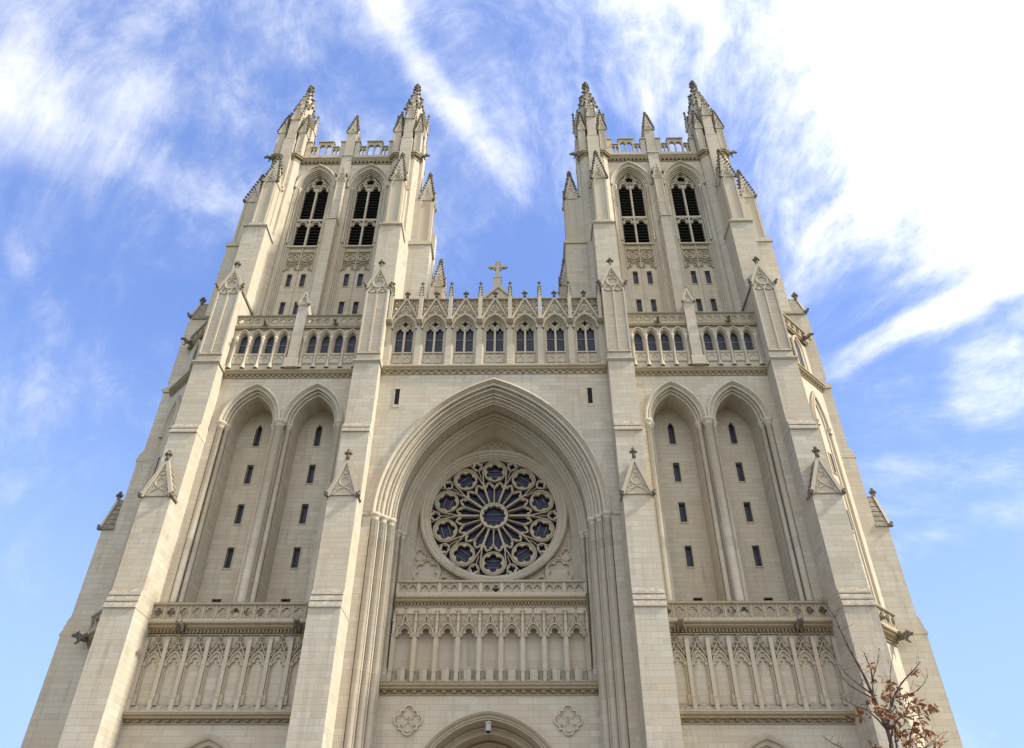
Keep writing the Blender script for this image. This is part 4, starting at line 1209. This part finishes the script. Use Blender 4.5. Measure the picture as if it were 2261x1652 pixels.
def centre_arcade(RY):
    y = 43.4; p = 1.222; n = 9; x0 = -p*n/2
    # body of the gallery and walkway
    mb = MB(); mb.box(-5.84,5.84,44.05,45.4,12.9,17.98); mb.box(-5.86,5.86,43.42,44.05,12.6,13.24)
    mb.box(-5.5,5.5,43.42,44.1,17.0,17.5)
    for sg in (-1,1): mb.box(min(sg*5.56,sg*6.12),max(sg*5.56,sg*6.12),43.36,44.2,13.25,13.62)
    build('gallery_wall', mb, M_ASH, CATH, (0,44.5,13))
    for i in range(n+1):
        x = x0+p*i; mb = MB(); q = MB()
        mb.prof([(y-.08,13.24),(y-.08,13.72),(y-.01,13.86),(y-.01,15.8),(y+.3,15.8),(y+.3,13.24)], x-.11, x+.11)
        mb.box(x-.125,x+.125,y-.04,y+.3,15.78,15.86); mb.box(x-.075,x+.075,y-.06,y+.2,15.86,16.6)
        mb.pyr([(x-.09,y-.09),(x+.09,y-.09),(x+.09,y+.09),(x-.09,y+.09)],16.55,(x,y,17.35))
        for k in range(4):
            for sg in (-1,1): q.blob(x+sg*.10,y-.06,16.62+k*.17,.055)
        mb.absorb(q); build('pier', mb, [M_TRIM, M_CARVE], CATH, (x,y,13.2))
    for i in range(n):
        c = x0+p*(i+.5); mb = MB(); cr = MB()
        # curved niche
        vs=[]; K=10
        for k in range(K+1):
            t = pi*k/K; vs += [(c-.48*cos(t),y+.12+.42*sin(t),13.24),(c-.48*cos(t),y+.12+.42*sin(t),16.3)]
        mb.add(vs,[(2*k,2*k+2,2*k+3,2*k+1) for k in range(K)],True)
        nb = build('niche', mb, M_SHAFT, CATH, (c,y+.4,13.2))
        mb = MB()
        mb.arch_wall(c-p/2+.05, c+p/2-.05, 15.72, 17.1, y+.08, [(c,.44,15.75,.64)])
        mb.add([(c-.5,y+.13,16.2),(c+.5,y+.13,16.2),(c+.5,y+.7,16.2),(c-.5,y+.7,16.2)],[(0,1,2,3)])
        for sg in (-1,1):
            mb.box(c+sg*.48-.04,c+sg*.48+.04,y+.04,y+.2,13.8,15.72); mb.box(c+sg*.44-.09,c+sg*.44+.09,y-.06,y+.2,15.66,15.8)
            mb.bar([(c+sg*.5,15.85),(c+sg*.26,16.28),(c+sg*.08,16.75),(c,17.02)],.09,y-.06,y+.14)
            for k in range(4): t=(k+.5)/4; cr.blob(c+sg*(.52-.46*t),y-.02,15.95+1.0*t,.05)
            for k in range(3): mb.plate(c+sg*(.2+k*.14),16.95-(k*.0),const(.07),foil(3,.03,.025),y+.06,y+.13,12,True)
            mb.plate(c+sg*.40,16.68,const(.1),foil(4,.04,.035),y+.06,y+.13,16,True); mb.plate(c+sg*.47,16.42,const(.07),foil(3,.03,.03),y+.06,y+.13,12,True)
        mb.bar(arch(c,.45,15.74,.70,8),.11,y-.09,y+.14); mb.bar(arch(c,.37,15.74,.58,8),.05,y-.02,y+.14)
        mb.plate(c,16.5,const(.13),foil(3,.05,.045),y-.02,y+.13,18,True)
        # cusps
        head_slab(mb, c, 15.80, .40, .52, foil(3,.20,.19), y+.04, y+.13)
        mb.bar([(c,17.0),(c,17.3)],.05,y-.04,y+.1); cr.blob(c,y-.04,17.35,.08)
        mb.absorb(cr); build('canopy', mb, [M_ARC, M_CARVE], nb, (c,y,15.7))
        mb = MB()   # statue plinth left empty
        h8 = [(c+.24*cos(pi/6+pi/3*k), y+.2+.18*sin(pi/6+pi/3*k)) for k in range(6)]
        mb.plan(h8,13.24,13.95); mb.plan([(c+(a-c)*1.12,y+.2+(b-y-.2)*1.12) for a,b in h8],13.95,14.02)
        mb.prof([(y+.02,13.24),(y+.02,13.3),(y+.6,13.62),(y+.6,13.24)], c-.46, c+.46)
        build('plinth', mb, M_TRIM, CATH, (c,y+.3,13.24))
    mb = MB(); cornice(mb,-5.5,5.5,43.46,17.36,17.99,.36,.2,.55); mb.box(-5.55,5.55,43.12,43.5,17.2,17.36) if False else None
    build('cornice', mb, M_CARVE, CATH, (0,43.4,17.4))
    mb = MB(); mb.box(-5.52,5.52,43.30,45.4,17.99,18.24); build('ledge', mb, M_TRIM, CATH, (0,43.4,18))
    # balustrade below the rose: nine fields of two quatrefoils
    mb = MB(); y = 43.62; z0,z1 = 18.24,19.08; P = 11.04/9
    mb.prof([(y+.02,z1-.17),(y-.1,z1-.12),(y-.12,z1-.04),(y,z1+.03),(y+.24,z1+.03),(y+.24,z1-.17)],-5.52,5.52); mb.box(-5.52,5.52,y-.02,y+.22,z0-.01,z0+.02)
    for i in range(9):
        for k in range(2):
            hx=.26; cx = -5.52+P*(i+.5)+(k-.5)*2*hx; cz=(z0+z1-.17)/2; hz=(z1-.17-z0)/2
            mb.plate(cx,cz,rect_r(hx,hz),foil(4,.12,.105),y+.05,y+.16,36); mb.bar(circ(cx,cz,.25,16),.045,y+.01,y+.06,True)
            for a in (-1,1):
                for b in (-1,1): mb.bar(circ(cx+a*hx*.78,cz+b*hz*.78,.05,6),.03,y+.02,y+.06,True)
    for i in range(10):
        x = -5.52+P*i; mb.box(x-.095,x+.095,y-.03,y+.2,z0,z1-.17)
    for i in range(9):
        if i != 4: mb.box(-5.52+P*i+.1,-5.52+P*(i+1)-.1,y+.165,y+.20,z0+.03,z1-.18)
    mb.box(-.12,0,y+.165,y+.20,z0+.03,z1-.18)
    build('balustrade', mb, M_TRIM, CATH, (0,y,z0))
    mb = MB(); mb.box(-.15,1.0,44.5,44.6,18.24,18.9); build('vent', mb, M_DARK, CATH, (.4,44.5,18.24))

def portal():
    y = 43.0
    mb = MB(); mb.arch_wall(-5.9,5.9,0,12.46,y,[(0,4.4,6.9,4.8)]); build('portal_wall', mb, M_ASH, CATH, (0,y,0))
    mb = MB(); cornice(mb,-5.85,5.85,y,12.42,13.02,.34,.52,.35); mb.prof([(y-.34,13.0),(y-.3,13.1),(43.6,13.26),(43.6,13.0)],-5.85,5.85)
    build('cornice', mb, M_CARVE, CATH, (0,y,12.4))
    mb = MB(); mb.sweep(arch(0,4.4,6.9,4.8,20,0),[(.02,y+.02),(.0,y-.14),(-.08,y-.17),(-.16,y-.1),(-.22,y+.0),(-.24,y+.08),(-.32,y+.1),(-.34,y+.2),(-.42,y+.22),(-.44,y+.35),(-.52,y+1.15)])
    o = build('portal_arch', mb, M_TRIM, CATH, (0,y,6.9))
    mb = MB(); mb.sweep(arch(0,3.88,6.9,4.25,20,0),[(.02,y+1.15),(-.06,y+1.1),(-.12,y+1.16),(-.2,y+1.12),(-.28,y+1.25),(-.36,y+1.3),(-.5,y+2.2)]); build('portal_order', mb, M_TRIM, o, (0,y+1.2,6.9))
    mb = MB(); mb.sweep(arch(0,3.38,6.9,3.7,20,0),[(.02,y+2.2),(-.08,y+2.12),(-.16,y+2.22),(-.24,y+2.18),(-.32,y+2.3),(-.5,y+2.7)]); build('portal_order', mb, stone_mat('limestone_warm',False,(.42,.34,.25),dirt=.4), o, (0,y+2.4,6.9))
    A = arch(0,2.92,6.9,3.25,14,0); mb = MB(); mb.add([(x,y+2.7,z) for x,z in A],[list(range(len(A)))]); build('tympanum', mb, M_CARVE, o, (0,y+2.7,6.9), recalc=False)
    for q in (-1,1):
        mb = MB(); mb.box(q*.82-.78,q*.82+.78,y+2.5,y+2.68,0,4.6)
        for k in range(7): mb.box(q*.82-.7+k*.22,q*.82-.67+k*.22,y+2.47,y+2.5,.1,4.5)
        build('door', mb, plainM('oak',(.09,.05,.025)), CATH, (q*.82,y+2.6,0))
    # carved medallions
    for sg in (-1,1):
        cx,cz = sg*4.2,11.2; mb = MB()
        f = lambda a: max(foil(4,.45,.29)(a), min(.47/max(abs(cos(a)),1e-3),.47/max(abs(sin(a)),1e-3)))
        pts = [(cx+f(-2*pi*k/64)*cos(-2*pi*k/64),cz+f(-2*pi*k/64)*sin(-2*pi*k/64)) for k in range(64)]
        mb.prism(pts[::-1], y-.02, y+.02)
        mb.sweep(pts,[(.04,y+.02),(.03,y-.12),(-.06,y-.13),(-.08,y-.03),(-.12,y-.02)],True)
        for k in range(4):
            a = pi/2*k; u,v = cx+.36*cos(a),cz+.36*sin(a)
            mb.bar(circ(u,v,.24,18),.05,y-.09,y,True); mb.plate(u,v,const(.22),foil(4,.11,.08),y-.06,y,28,True)
        mb.bar([(cx-.36,cz-.36),(cx+.36,cz+.36)],.05,y-.08,y); mb.bar([(cx-.36,cz+.36),(cx+.36,cz-.36)],.05,y-.08,y-.002) if sg < 0 else None
        build('medallion', mb, M_TRIM, CATH, (cx,y,cz))

def gallery(WY):
    p = 2.13
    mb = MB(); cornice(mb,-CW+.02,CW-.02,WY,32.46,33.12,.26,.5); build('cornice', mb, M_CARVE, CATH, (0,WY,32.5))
    y = 41.28
    mb = MB()
    mb.arch_wall(-CW,CW,33.55,38.4,y,[(p*i,.80,36.5,1.2) for i in range(-3,4)]); mb.grid_wall(-CW,CW,33.1,33.55,y,[],0); mb.box(-CW,CW,40.9,41.3,33.12,33.2)
    mb.box(-CW,CW,41.78,42.3,33.1,38.35)
    build('gallery_wall', mb, M_TRIM, CATH, (0,y,33.1))
    # one window, then copies
    first = None
    c = -3*p
    mb = MB()
    mb.sweep(arch(c,.80,36.5,1.2,12,33.3),[(.16,y+.01),(.15,y-.1),(.04,y-.12),(.0,y-.02),(-.05,y+.02),(-.08,y+.14),(-.14,y+.16),(-.17,y+.5)])
    yy = y+.2
    mb.box(c-.07,c+.07,yy-.06,yy+.22,33.5,36.9); mb.box(c-.66,c+.66,yy-.12,yy+.3,34.52,34.63)
    mb.box(c-.66,c+.66,yy-.02,yy+.3,33.3,34.5) 
    for sg in (-1,1):
        cx = c+sg*.345
        mb.bar([(cx-.26,33.72),(cx+.26,33.72),(cx+.26,34.42),(cx-.26,34.42)],.06,yy-.09,yy,True)
        mb.plate(cx,34.07,rect_r(.24,.33),foil(4,.1,.085),yy-.06,yy+.0,28,True)
        mb.bar(arch(cx,.29,36.55,.45,6),.07,yy-.06,yy+.12)
        head_slab(mb, cx, 36.6, .28, .40, foil(3,.125,.12), yy, yy+.1)
        mb.box(cx+sg*.29-.03,cx+sg*.29+.03,yy-.02,yy+.2,34.6,36.6)
        mb.bar([(c+sg*.60,36.7),(c+sg*.5,37.1),(c+sg*.28,37.25),(c+sg*.33,37.0),(cx,36.98)],.07,yy-.05,yy+.12)
        mb.bar([(c+sg*.28,37.2),(c+sg*.3,37.45),(c,37.72)],.07,yy-.05,yy+.12)
    mb.plate(c,37.2,const(.30),foil(4,.145,.105),yy-.04,yy+.1,32)
    mb.plate(c,37.2,(lambda a: .62 if sin(a) < .3 else .42),const(.33),yy+.05,yy+.1,32) if False else None
    w = build('window', mb, M_TRIM, CATH, (c,y,34.5))
    for sg in (-1,1): pane(w,'pane',[(c+sg*.345-.3,34.6),(c+sg*.345+.3,34.6),(c+sg*.345+.3,37.0),(c+sg*.345-.3,37.0)],yy+.2,M_GLASS)
    pane(w,'pane',arch(c,.62,36.99,.75,6),yy+.2,M_GLASS)
    mb = MB(); mb.box(c-.62,c+.62,yy+.16,yy+.19,35.85,35.90); build('bar', mb, M_LEAD, w, (c,yy,35.9))
    # crocketed gable over it
    g = MB(); k_ = MB(); gy = 40.95
    zt = 39.2
    for sg in (-1,1):
        g.bar([(c+sg*1.0,37.15),(c,zt+.05)],.15,gy-.06,gy+.2)
        for k in range(6): t=(k+.5)/6; k_.blob(c+sg*(1.06-1.0*t)+sg*.04,gy,37.25+1.95*t+.08,.075,.09,.075)
    g.bar(arch(c,.86,36.5,1.3,10),.14,gy+.05,gy+.35)
    for x,z,r in ((0,38.35,.17),(0,38.8,.08),(-.36,37.95,.1),(.36,37.95,.1),(-.2,38.02,.1),(.2,38.02,.1),(-.58,37.68,.09),(.58,37.68,.09)):
        g.plate(c+x,z,const(r),foil(3,r*.42,r*.38),gy+.02,gy+.12,20,True)
    A = arch(c,.84,36.5,1.28,10); 
    for a,b in zip(A[:-1],A[1:]):
        za = lambda q: 37.1+(zt-37.1)*(1-abs(q-c)/1.0)
        if b[0]-a[0] > 1e-4 and za(a[0]) > a[1]: g.prism([a,b,(b[0],za(b[0])),(a[0],za(a[0]))],gy+.1,gy+.3)
    g.absorb(k_); gb_ = build('gable', g, [M_TRIM, M_CARVE], CATH, (c,gy,37.1))
    f = MB(); finial(f,c,gy+.05,40.0,.24,1); build('finial', f, M_OLD, gb_, (c,gy,39.3))
    for i in range(1,7): copy_tree(w,(p*i,0,0)); copy_tree(gb_,(p*i,0,0))
    # piers and slim pinnacles
    x = -3.5*p
    mb = MB(); mb.prof([(41.0,33.15),(41.0,33.6),(41.1,33.75),(41.1,37.1),(41.3,37.1),(41.3,33.15)],x-.2,x+.2)
    mb.prof([(40.62,37.02),(40.62,37.12),(41.3,37.2),(41.3,36.9),(40.9,36.9)],x-.2,x+.2)
    mb.box(x-.13,x+.13,40.68,40.94,37.15,39.3); mb.plan([(x-.13,40.68),(x+.13,40.68),(x+.13,40.94),(x-.13,40.94)],39.3,40.5,[(x-.03,40.78),(x+.03,40.78),(x+.03,40.84),(x-.03,40.84)])
    mb.box(x-.1,x+.1,40.9,41.35,37.1,38.4)
    q = MB()
    for k in range(4):
        for a in range(4): q.blob(x+(.17-.02*k)*cos(pi/4+pi/2*a),40.81+(.17-.02*k)*sin(pi/4+pi/2*a),39.35+k*.27,.075)
    finial(q,x,40.81,40.75,.15,1); mb.absorb(q); pr = build('pier', mb, [M_TRIM, M_OLD], CATH, (x,41,33.1))
    for i in range(1,8): copy_tree(pr,(p*i,0,0))
    # pierced parapet behind the gables
    mb = MB(); y0,y1 = 41.42,41.6; z0,z1 = 38.4,39.62
    mb.prof([(y0,z1-.13),(y0-.07,z1-.08),(y0-.07,z1),(y0+.02,z1+.03),(y1+.06,z1+.03),(y1,z1-.13)],-CW,CW); mb.box(-CW,CW,y0-.02,y1+.02,z0,z0+.1)
    n = 35; P = 2*7.455/n
    for i in range(n):
        cx = -7.455+P*(i+.5); h=(z1-.13-z0-.1)
        mb.box(cx-P/2-.035,cx-P/2+.035,y0,y1,z0+.1,z1-.13)
        mb.plate(cx,z0+.1+h*.30,rect_r(P/2,h*.30,h*.30),foil(4,.085,.075),y0+.03,y1-.03,24)
        mb.plate(cx,z0+.1+h*.80,rect_r(P/2,h*.2,h*.2),foil(3,.07,.06),y0+.03,y1-.03,20)
    mb.box(7.42,CW,y0,y1,z0,z1-.13); mb.box(-CW,-7.42,y0,y1,z0,z1-.13)
    build('parapet', mb, M_CARVE, CATH, (0,y0,z0))
    mb = MB(); mb.box(-CW,CW,41.3,46,38.35,38.42); build('gallery_roof', mb, M_SLATE, CATH, (0,43,38.3))
    # gable of the nave roof and its cross
    mb = MB(); gy = 46.0
    mb.prism([(-6.0,38.4),(6.0,38.4),(0,45.05)],gy,gy+.5)
    mb.sweep([(-6.1,38.45),(0,45.2),(6.1,38.45)],[(.06,gy+.6),(.08,gy-.12),(-.14,gy-.14),(-.2,gy+.02)])
    mb.prism([(-1.0,43.2),(1.0,43.2),(0,44.35)],gy-.06,gy) 
    nv = build('nave_gable', mb, M_TRIM, CATH, (0,gy,38.4))
    mb = MB(); mb.sweep([(-6.0,38.4),(0,45.0),(6.0,38.4)],[(0,gy+.5),(0,95)]); build('nave_roof', mb, M_SLATE, CATH, (0,60,38.4))
    mb = MB(); mb.box(-8,8,46.5,95,0,38.4); build('nave_wall', mb, M_ASH, CATH, (0,70,0))
    mb = MB(); cx = -.08
    mb.plan([(cx-.3,gy-.1),(cx+.3,gy-.1),(cx+.3,gy+.5),(cx-.3,gy+.5)],44.9,46.1); mb.box(cx-.33,cx+.33,gy-.13,gy+.53,46.1,46.2)
    z = 47.55; a0,a1 = gy+.08,gy+.32
    mb.prism([(cx-.2,46.2),(cx+.2,46.2),(cx+.12,z-.1),(cx-.12,z-.1)],a0,a1)
    mb.box(cx-.12,cx+.12,a0,a1,z-.1,z+.62); mb.box(cx-.66,cx+.66,a0+.002,a1-.002,z-.11,z+.13)
    mb.sweep(circ(cx,z,.36,24),[(.05,a0+.03),(.05,a1-.03),(-.05,a1-.03),(-.05,a0+.03),(.05,a0+.03)],True)
    for dx,dz in ((.7,0),(-.7,0),(0,.66)):
        ox = (0,.13) if dx else (.13,0)
        for s2 in (-1,1): mb.blob(cx+dx*.93+s2*ox[0],(a0+a1)/2,z+dz*.93+s2*ox[1],.1,.12,.1)
        mb.blob(cx+dx*1.06,(a0+a1)/2,z+dz*1.06,.1,.12,.1)
    build('cross', mb, M_TRIM, nv, (cx,gy,45))
centre()

# ---------------------------------------------------------------- small fittings
mb = MB()
mb.tube((0,43.25,11.35),(0,43.25,11.12),.03,n=8); mb.box(-.13,.13,43.12,43.4,10.72,11.12); mb.box(-.15,.15,43.08,43.42,11.08,11.16)
L0 = tag(empty('floodlight',(0,43.25,10.66)), 'small white floodlight hanging under the point of the central doorway arch', 'lamp')
build('housing', mb, M_LAMP, L0, (0,43.25,10.7))
mb = MB(); mb.box(-.11,.11,43.14,43.38,10.66,10.72); mb.lathe(0,43.25,[(.1,10.66),(.08,10.62),(0,10.62)],10); build('lens', mb, M_DARK, L0, (0,43.25,10.66))
L1 = tag(empty('wind_vane',(11.3,44.2,61.0)), 'thin dark weather instrument on a slanting pole above the battlements of the right tower', 'weather vane')
mb = MB(); mb.tube((10.75,44.2,60.5),(11.25,44.2,61.95),.035,n=6); build('pole', mb, M_STEEL, L1, (10.8,44.2,60.5))
mb = MB(); mb.tube((11.02,44.2,62.05),(11.45,44.1,61.85),.03,.05,6); mb.blob(11.0,44.2,62.08,.09,.03,.14); mb.tube((11.22,44.2,61.9),(11.12,44.2,62.5),.02,n=5); build('vane', mb, M_STEEL, L1, (11.2,44.2,62))

# ---------------------------------------------------------------- young oak in the foreground, last brown leaves
BR = [[(8.016, 14.0, 4.628), (7.973, 14.0, 4.847), (7.95, 14.0, 5.07), (7.923, 14.0, 5.204), (7.88, 14.0, 5.446), (7.828, 14.0, 5.66), (7.769, 14.0, 5.857), (7.72, 14.0, 6.012), (7.695, 14.0, 6.158), (7.648, 14.0, 6.352), (7.626, 14.0, 6.537), (7.563, 14.0, 6.702), (7.499, 14.0, 6.822), (7.443, 14.0, 6.93)], [(7.923, 14.0, 5.204), (7.86, 14.1, 5.324), (7.776, 14.2, 5.457), (7.695, 14.3, 5.614), (7.667, 14.4, 5.774), (7.684, 14.5, 5.847)], [(7.924, 14.0, 5.132), (7.734, 13.9, 5.2), (7.508, 13.8, 5.289), (7.354, 13.7, 5.408), (7.306, 13.6, 5.474)], [(8.0, 14.0, 4.648), (7.923, 14.06, 4.82), (7.816, 14.12, 4.976), (7.662, 14.18, 5.052), (7.554, 14.24, 5.149), (7.492, 14.3, 5.301)], [(8.016, 14.0, 4.628), (8.048, 13.957, 4.757), (8.152, 13.914, 4.988), (8.251, 13.871, 5.162), (8.395, 13.829, 5.337), (8.52, 13.786, 5.45), (8.669, 13.743, 5.565), (8.763, 13.7, 5.659)], [(8.064, 14.0, 4.648), (8.216, 14.12, 4.793), (8.421, 14.24, 4.89), (8.654, 14.36, 4.927), (8.897, 14.48, 4.985), (9.083, 14.6, 5.065)], [(7.936, 14.0, 5.173), (8.011, 14.075, 5.423), (8.119, 14.15, 5.594), (8.257, 14.225, 5.79), (8.398, 14.3, 6.069)], [(7.989, 14.0, 5.403), (7.992, 13.933, 5.62), (7.928, 13.867, 5.752), (7.895, 13.8, 5.841)], [(8.191, 14.0, 5.009), (8.302, 14.133, 5.29), (8.468, 14.267, 5.647), (8.636, 14.4, 5.929)], [(8.298, 14.0, 5.152), (8.586, 14.125, 5.225), (8.82, 14.25, 5.319), (9.055, 14.375, 5.48), (9.213, 14.5, 5.633)], [(7.984, 14.0, 4.375), (8.053, 13.867, 4.639), (8.085, 13.733, 4.708), (8.205, 13.6, 4.796)], [(8.125, 14.1, 4.298), (8.203, 14.2, 4.57), (8.347, 14.3, 4.711), (8.56, 14.4, 4.854)], [(8.318, 14.2, 4.182), (8.505, 14.3, 4.59), (8.685, 14.4, 4.834), (8.753, 14.5, 4.959)], [(8.402, 14.2, 4.182), (8.699, 14.333, 4.415), (8.897, 14.467, 4.524), (9.125, 14.6, 4.651)], [(8.635, 14.2, 4.39), (8.929, 14.45, 4.511), (9.209, 14.7, 4.573)], [(7.587, 13.9, 4.055), (7.203, 13.8, 4.28), (6.963, 13.7, 4.356), (6.812, 13.6, 4.412)]]
CL = [(8.207, 13.89, 5.353, 0.111), (8.381, 14.135, 5.333, 0.133), (8.151, 13.996, 5.172, 0.088), (7.932, 14.183, 5.156, 0.077), (7.686, 14.201, 4.954, 0.088), (7.82, 13.752, 4.93, 0.133), (7.858, 13.711, 4.821, 0.111), (8.477, 14.37, 5.201, 0.088), (8.263, 13.907, 4.866, 0.133), (8.439, 13.887, 4.982, 0.133), (8.844, 14.497, 5.147, 0.111), (8.845, 14.076, 5.006, 0.122), (9.049, 14.369, 5.054, 0.066), (8.544, 14.081, 5.214, 0.044), (8.132, 14.211, 5.481, 0.044), (7.939, 13.82, 5.652, 0.027), (8.855, 14.208, 5.63, 0.04), (8.732, 14.394, 4.853, 0.077), (8.269, 14.119, 4.613, 0.111), (8.403, 14.293, 4.549, 0.111), (8.644, 14.237, 4.637, 0.111), (8.523, 13.751, 4.556, 0.1), (8.588, 14.307, 4.712, 0.066), (8.867, 14.173, 4.486, 0.066), (8.122, 13.941, 4.635, 0.088), (8.297, 13.725, 4.398, 0.088), (7.873, 14.392, 4.44, 0.066), (7.448, 14.078, 4.865, 0.027), (8.191, 14.275, 4.95, 0.088), (8.333, 14.403, 4.896, 0.111)]

bm_, bt_, bb_ = mat_new('bark'); g_ = bt_.new('ShaderNodeNewGeometry')
bt_.put(bb_.inputs['Base Color'], bt_.mix(bt_.noise(g_.outputs['Position'], 25, 4, 0.6), (0.045,0.030,0.022,1), (0.13,0.095,0.07,1))); bb_.inputs['Roughness'].default_value = 0.9
lm_, lt_, lb_ = mat_new('dry_leaf'); g_ = lt_.new('ShaderNodeNewGeometry')
lt_.put(lb_.inputs['Base Color'], lt_.ramp(lt_.noise(g_.outputs['Position'], 14, 3, 0.6), [(0.2,(0.08,0.028,0.008)),(0.5,(0.25,0.098,0.022)),(0.8,(0.44,0.22,0.07))])); lb_.inputs['Roughness'].default_value = 0.6
TREE = tag(empty('oak_tree', (8.0,14.0,0)), 'young oak with bare twigs and a few rusty brown leaves at lower right', 'tree')
mb = MB(); tp = [(8.02,14.0,0),(7.98,14.02,1.6),(8.03,13.98,3.2),BR[0][0]]
for i,(p,q) in enumerate(zip(tp[:-1],tp[1:])): mb.tube(p,q,.075-.014*i,.075-.014*(i+1),8)
mb.lathe(8.02,14.0,[(.14,0),(.09,.12),(.075,.3)],8)
build('trunk', mb, bm_, TREE, (8,14,0))
rt = random.Random(11)
for bi,L in enumerate(BR):
    mb = MB(); n = len(L); r0 = .026 if bi in (0,4) else .013
    if bi in (10,11,12,13,15):
        mb.tube((8.02,14.0,3.6+.1*(bi-10)), L[0], .018, r0, 6)
    for i in range(n-1):
        ra = r0*(1-i/(n-1))+.0045; rb = r0*(1-(i+1)/(n-1))+.0045
        mb.tube(L[i],L[i+1],ra,rb,6)
        if i: mb.blob(*L[i], ra*1.25)
        for _ in range(2 if i > 0 else 0):
            v = Vector(L[i]); d = Vector((rt.uniform(-1,1),rt.uniform(-.6,.6),rt.uniform(.2,1))).normalized()*rt.uniform(.06,.28)
            v = v.lerp(Vector(L[i+1]), rt.random()*.9)
            e = v+d*.5+Vector((rt.uniform(-.02,.02),0,rt.uniform(-.01,.03))); mb.tube(v, e, .0045, .0035, 4); mb.tube(e, v+d, .0035, .002, 4); mb.blob(*(v+d), .006)
    mb.blob(*L[-1], .011, .011, .018)
    build('branch', mb, bm_, TREE, L[0])
mb = MB()
def leaf(c, d, nrm, L):
    d = d.normalized(); w = d.cross(nrm).normalized(); nn = w.cross(d)
    prof = [(0,.03),(.14,.16),(.22,.08),(.36,.30),(.46,.13),(.6,.30),(.7,.12),(.82,.18),(1,0)]
    curl = rt.uniform(-.5,.5)
    vs = []; fs = []
    for t,h in prof:
        m = c + d*(t*L) + nn*(curl*L*(t*t))
        vs += [tuple(m), tuple(m + w*h*L*.8 + nn*h*L*rt.uniform(.1,.5)), tuple(m - w*h*L*.8 + nn*h*L*rt.uniform(.1,.5))]
    for k in range(len(prof)-1):
        a = 3*k; b = a+3; fs += [(a,b,b+1,a+1),(a,a+2,b+2,b)]
    mb.add(vs, fs)
for x,y,z,r in CL:
    n = int(4 + r*165)
    for k in range(n):
        o = Vector((rt.gauss(0,.5),rt.gauss(0,.6),rt.gauss(0,.45)))*r
        c = Vector((x,y,z))+o
        d = Vector((rt.uniform(-1,1),rt.uniform(-1,1),rt.uniform(-1.1,.35)))
        leaf(c, d, Vector((rt.uniform(-1,1),rt.uniform(-1,1),rt.uniform(-.3,1))), rt.uniform(.07,.13))
build('crown', mb, lm_, TREE, (8,14,5), recalc=False)
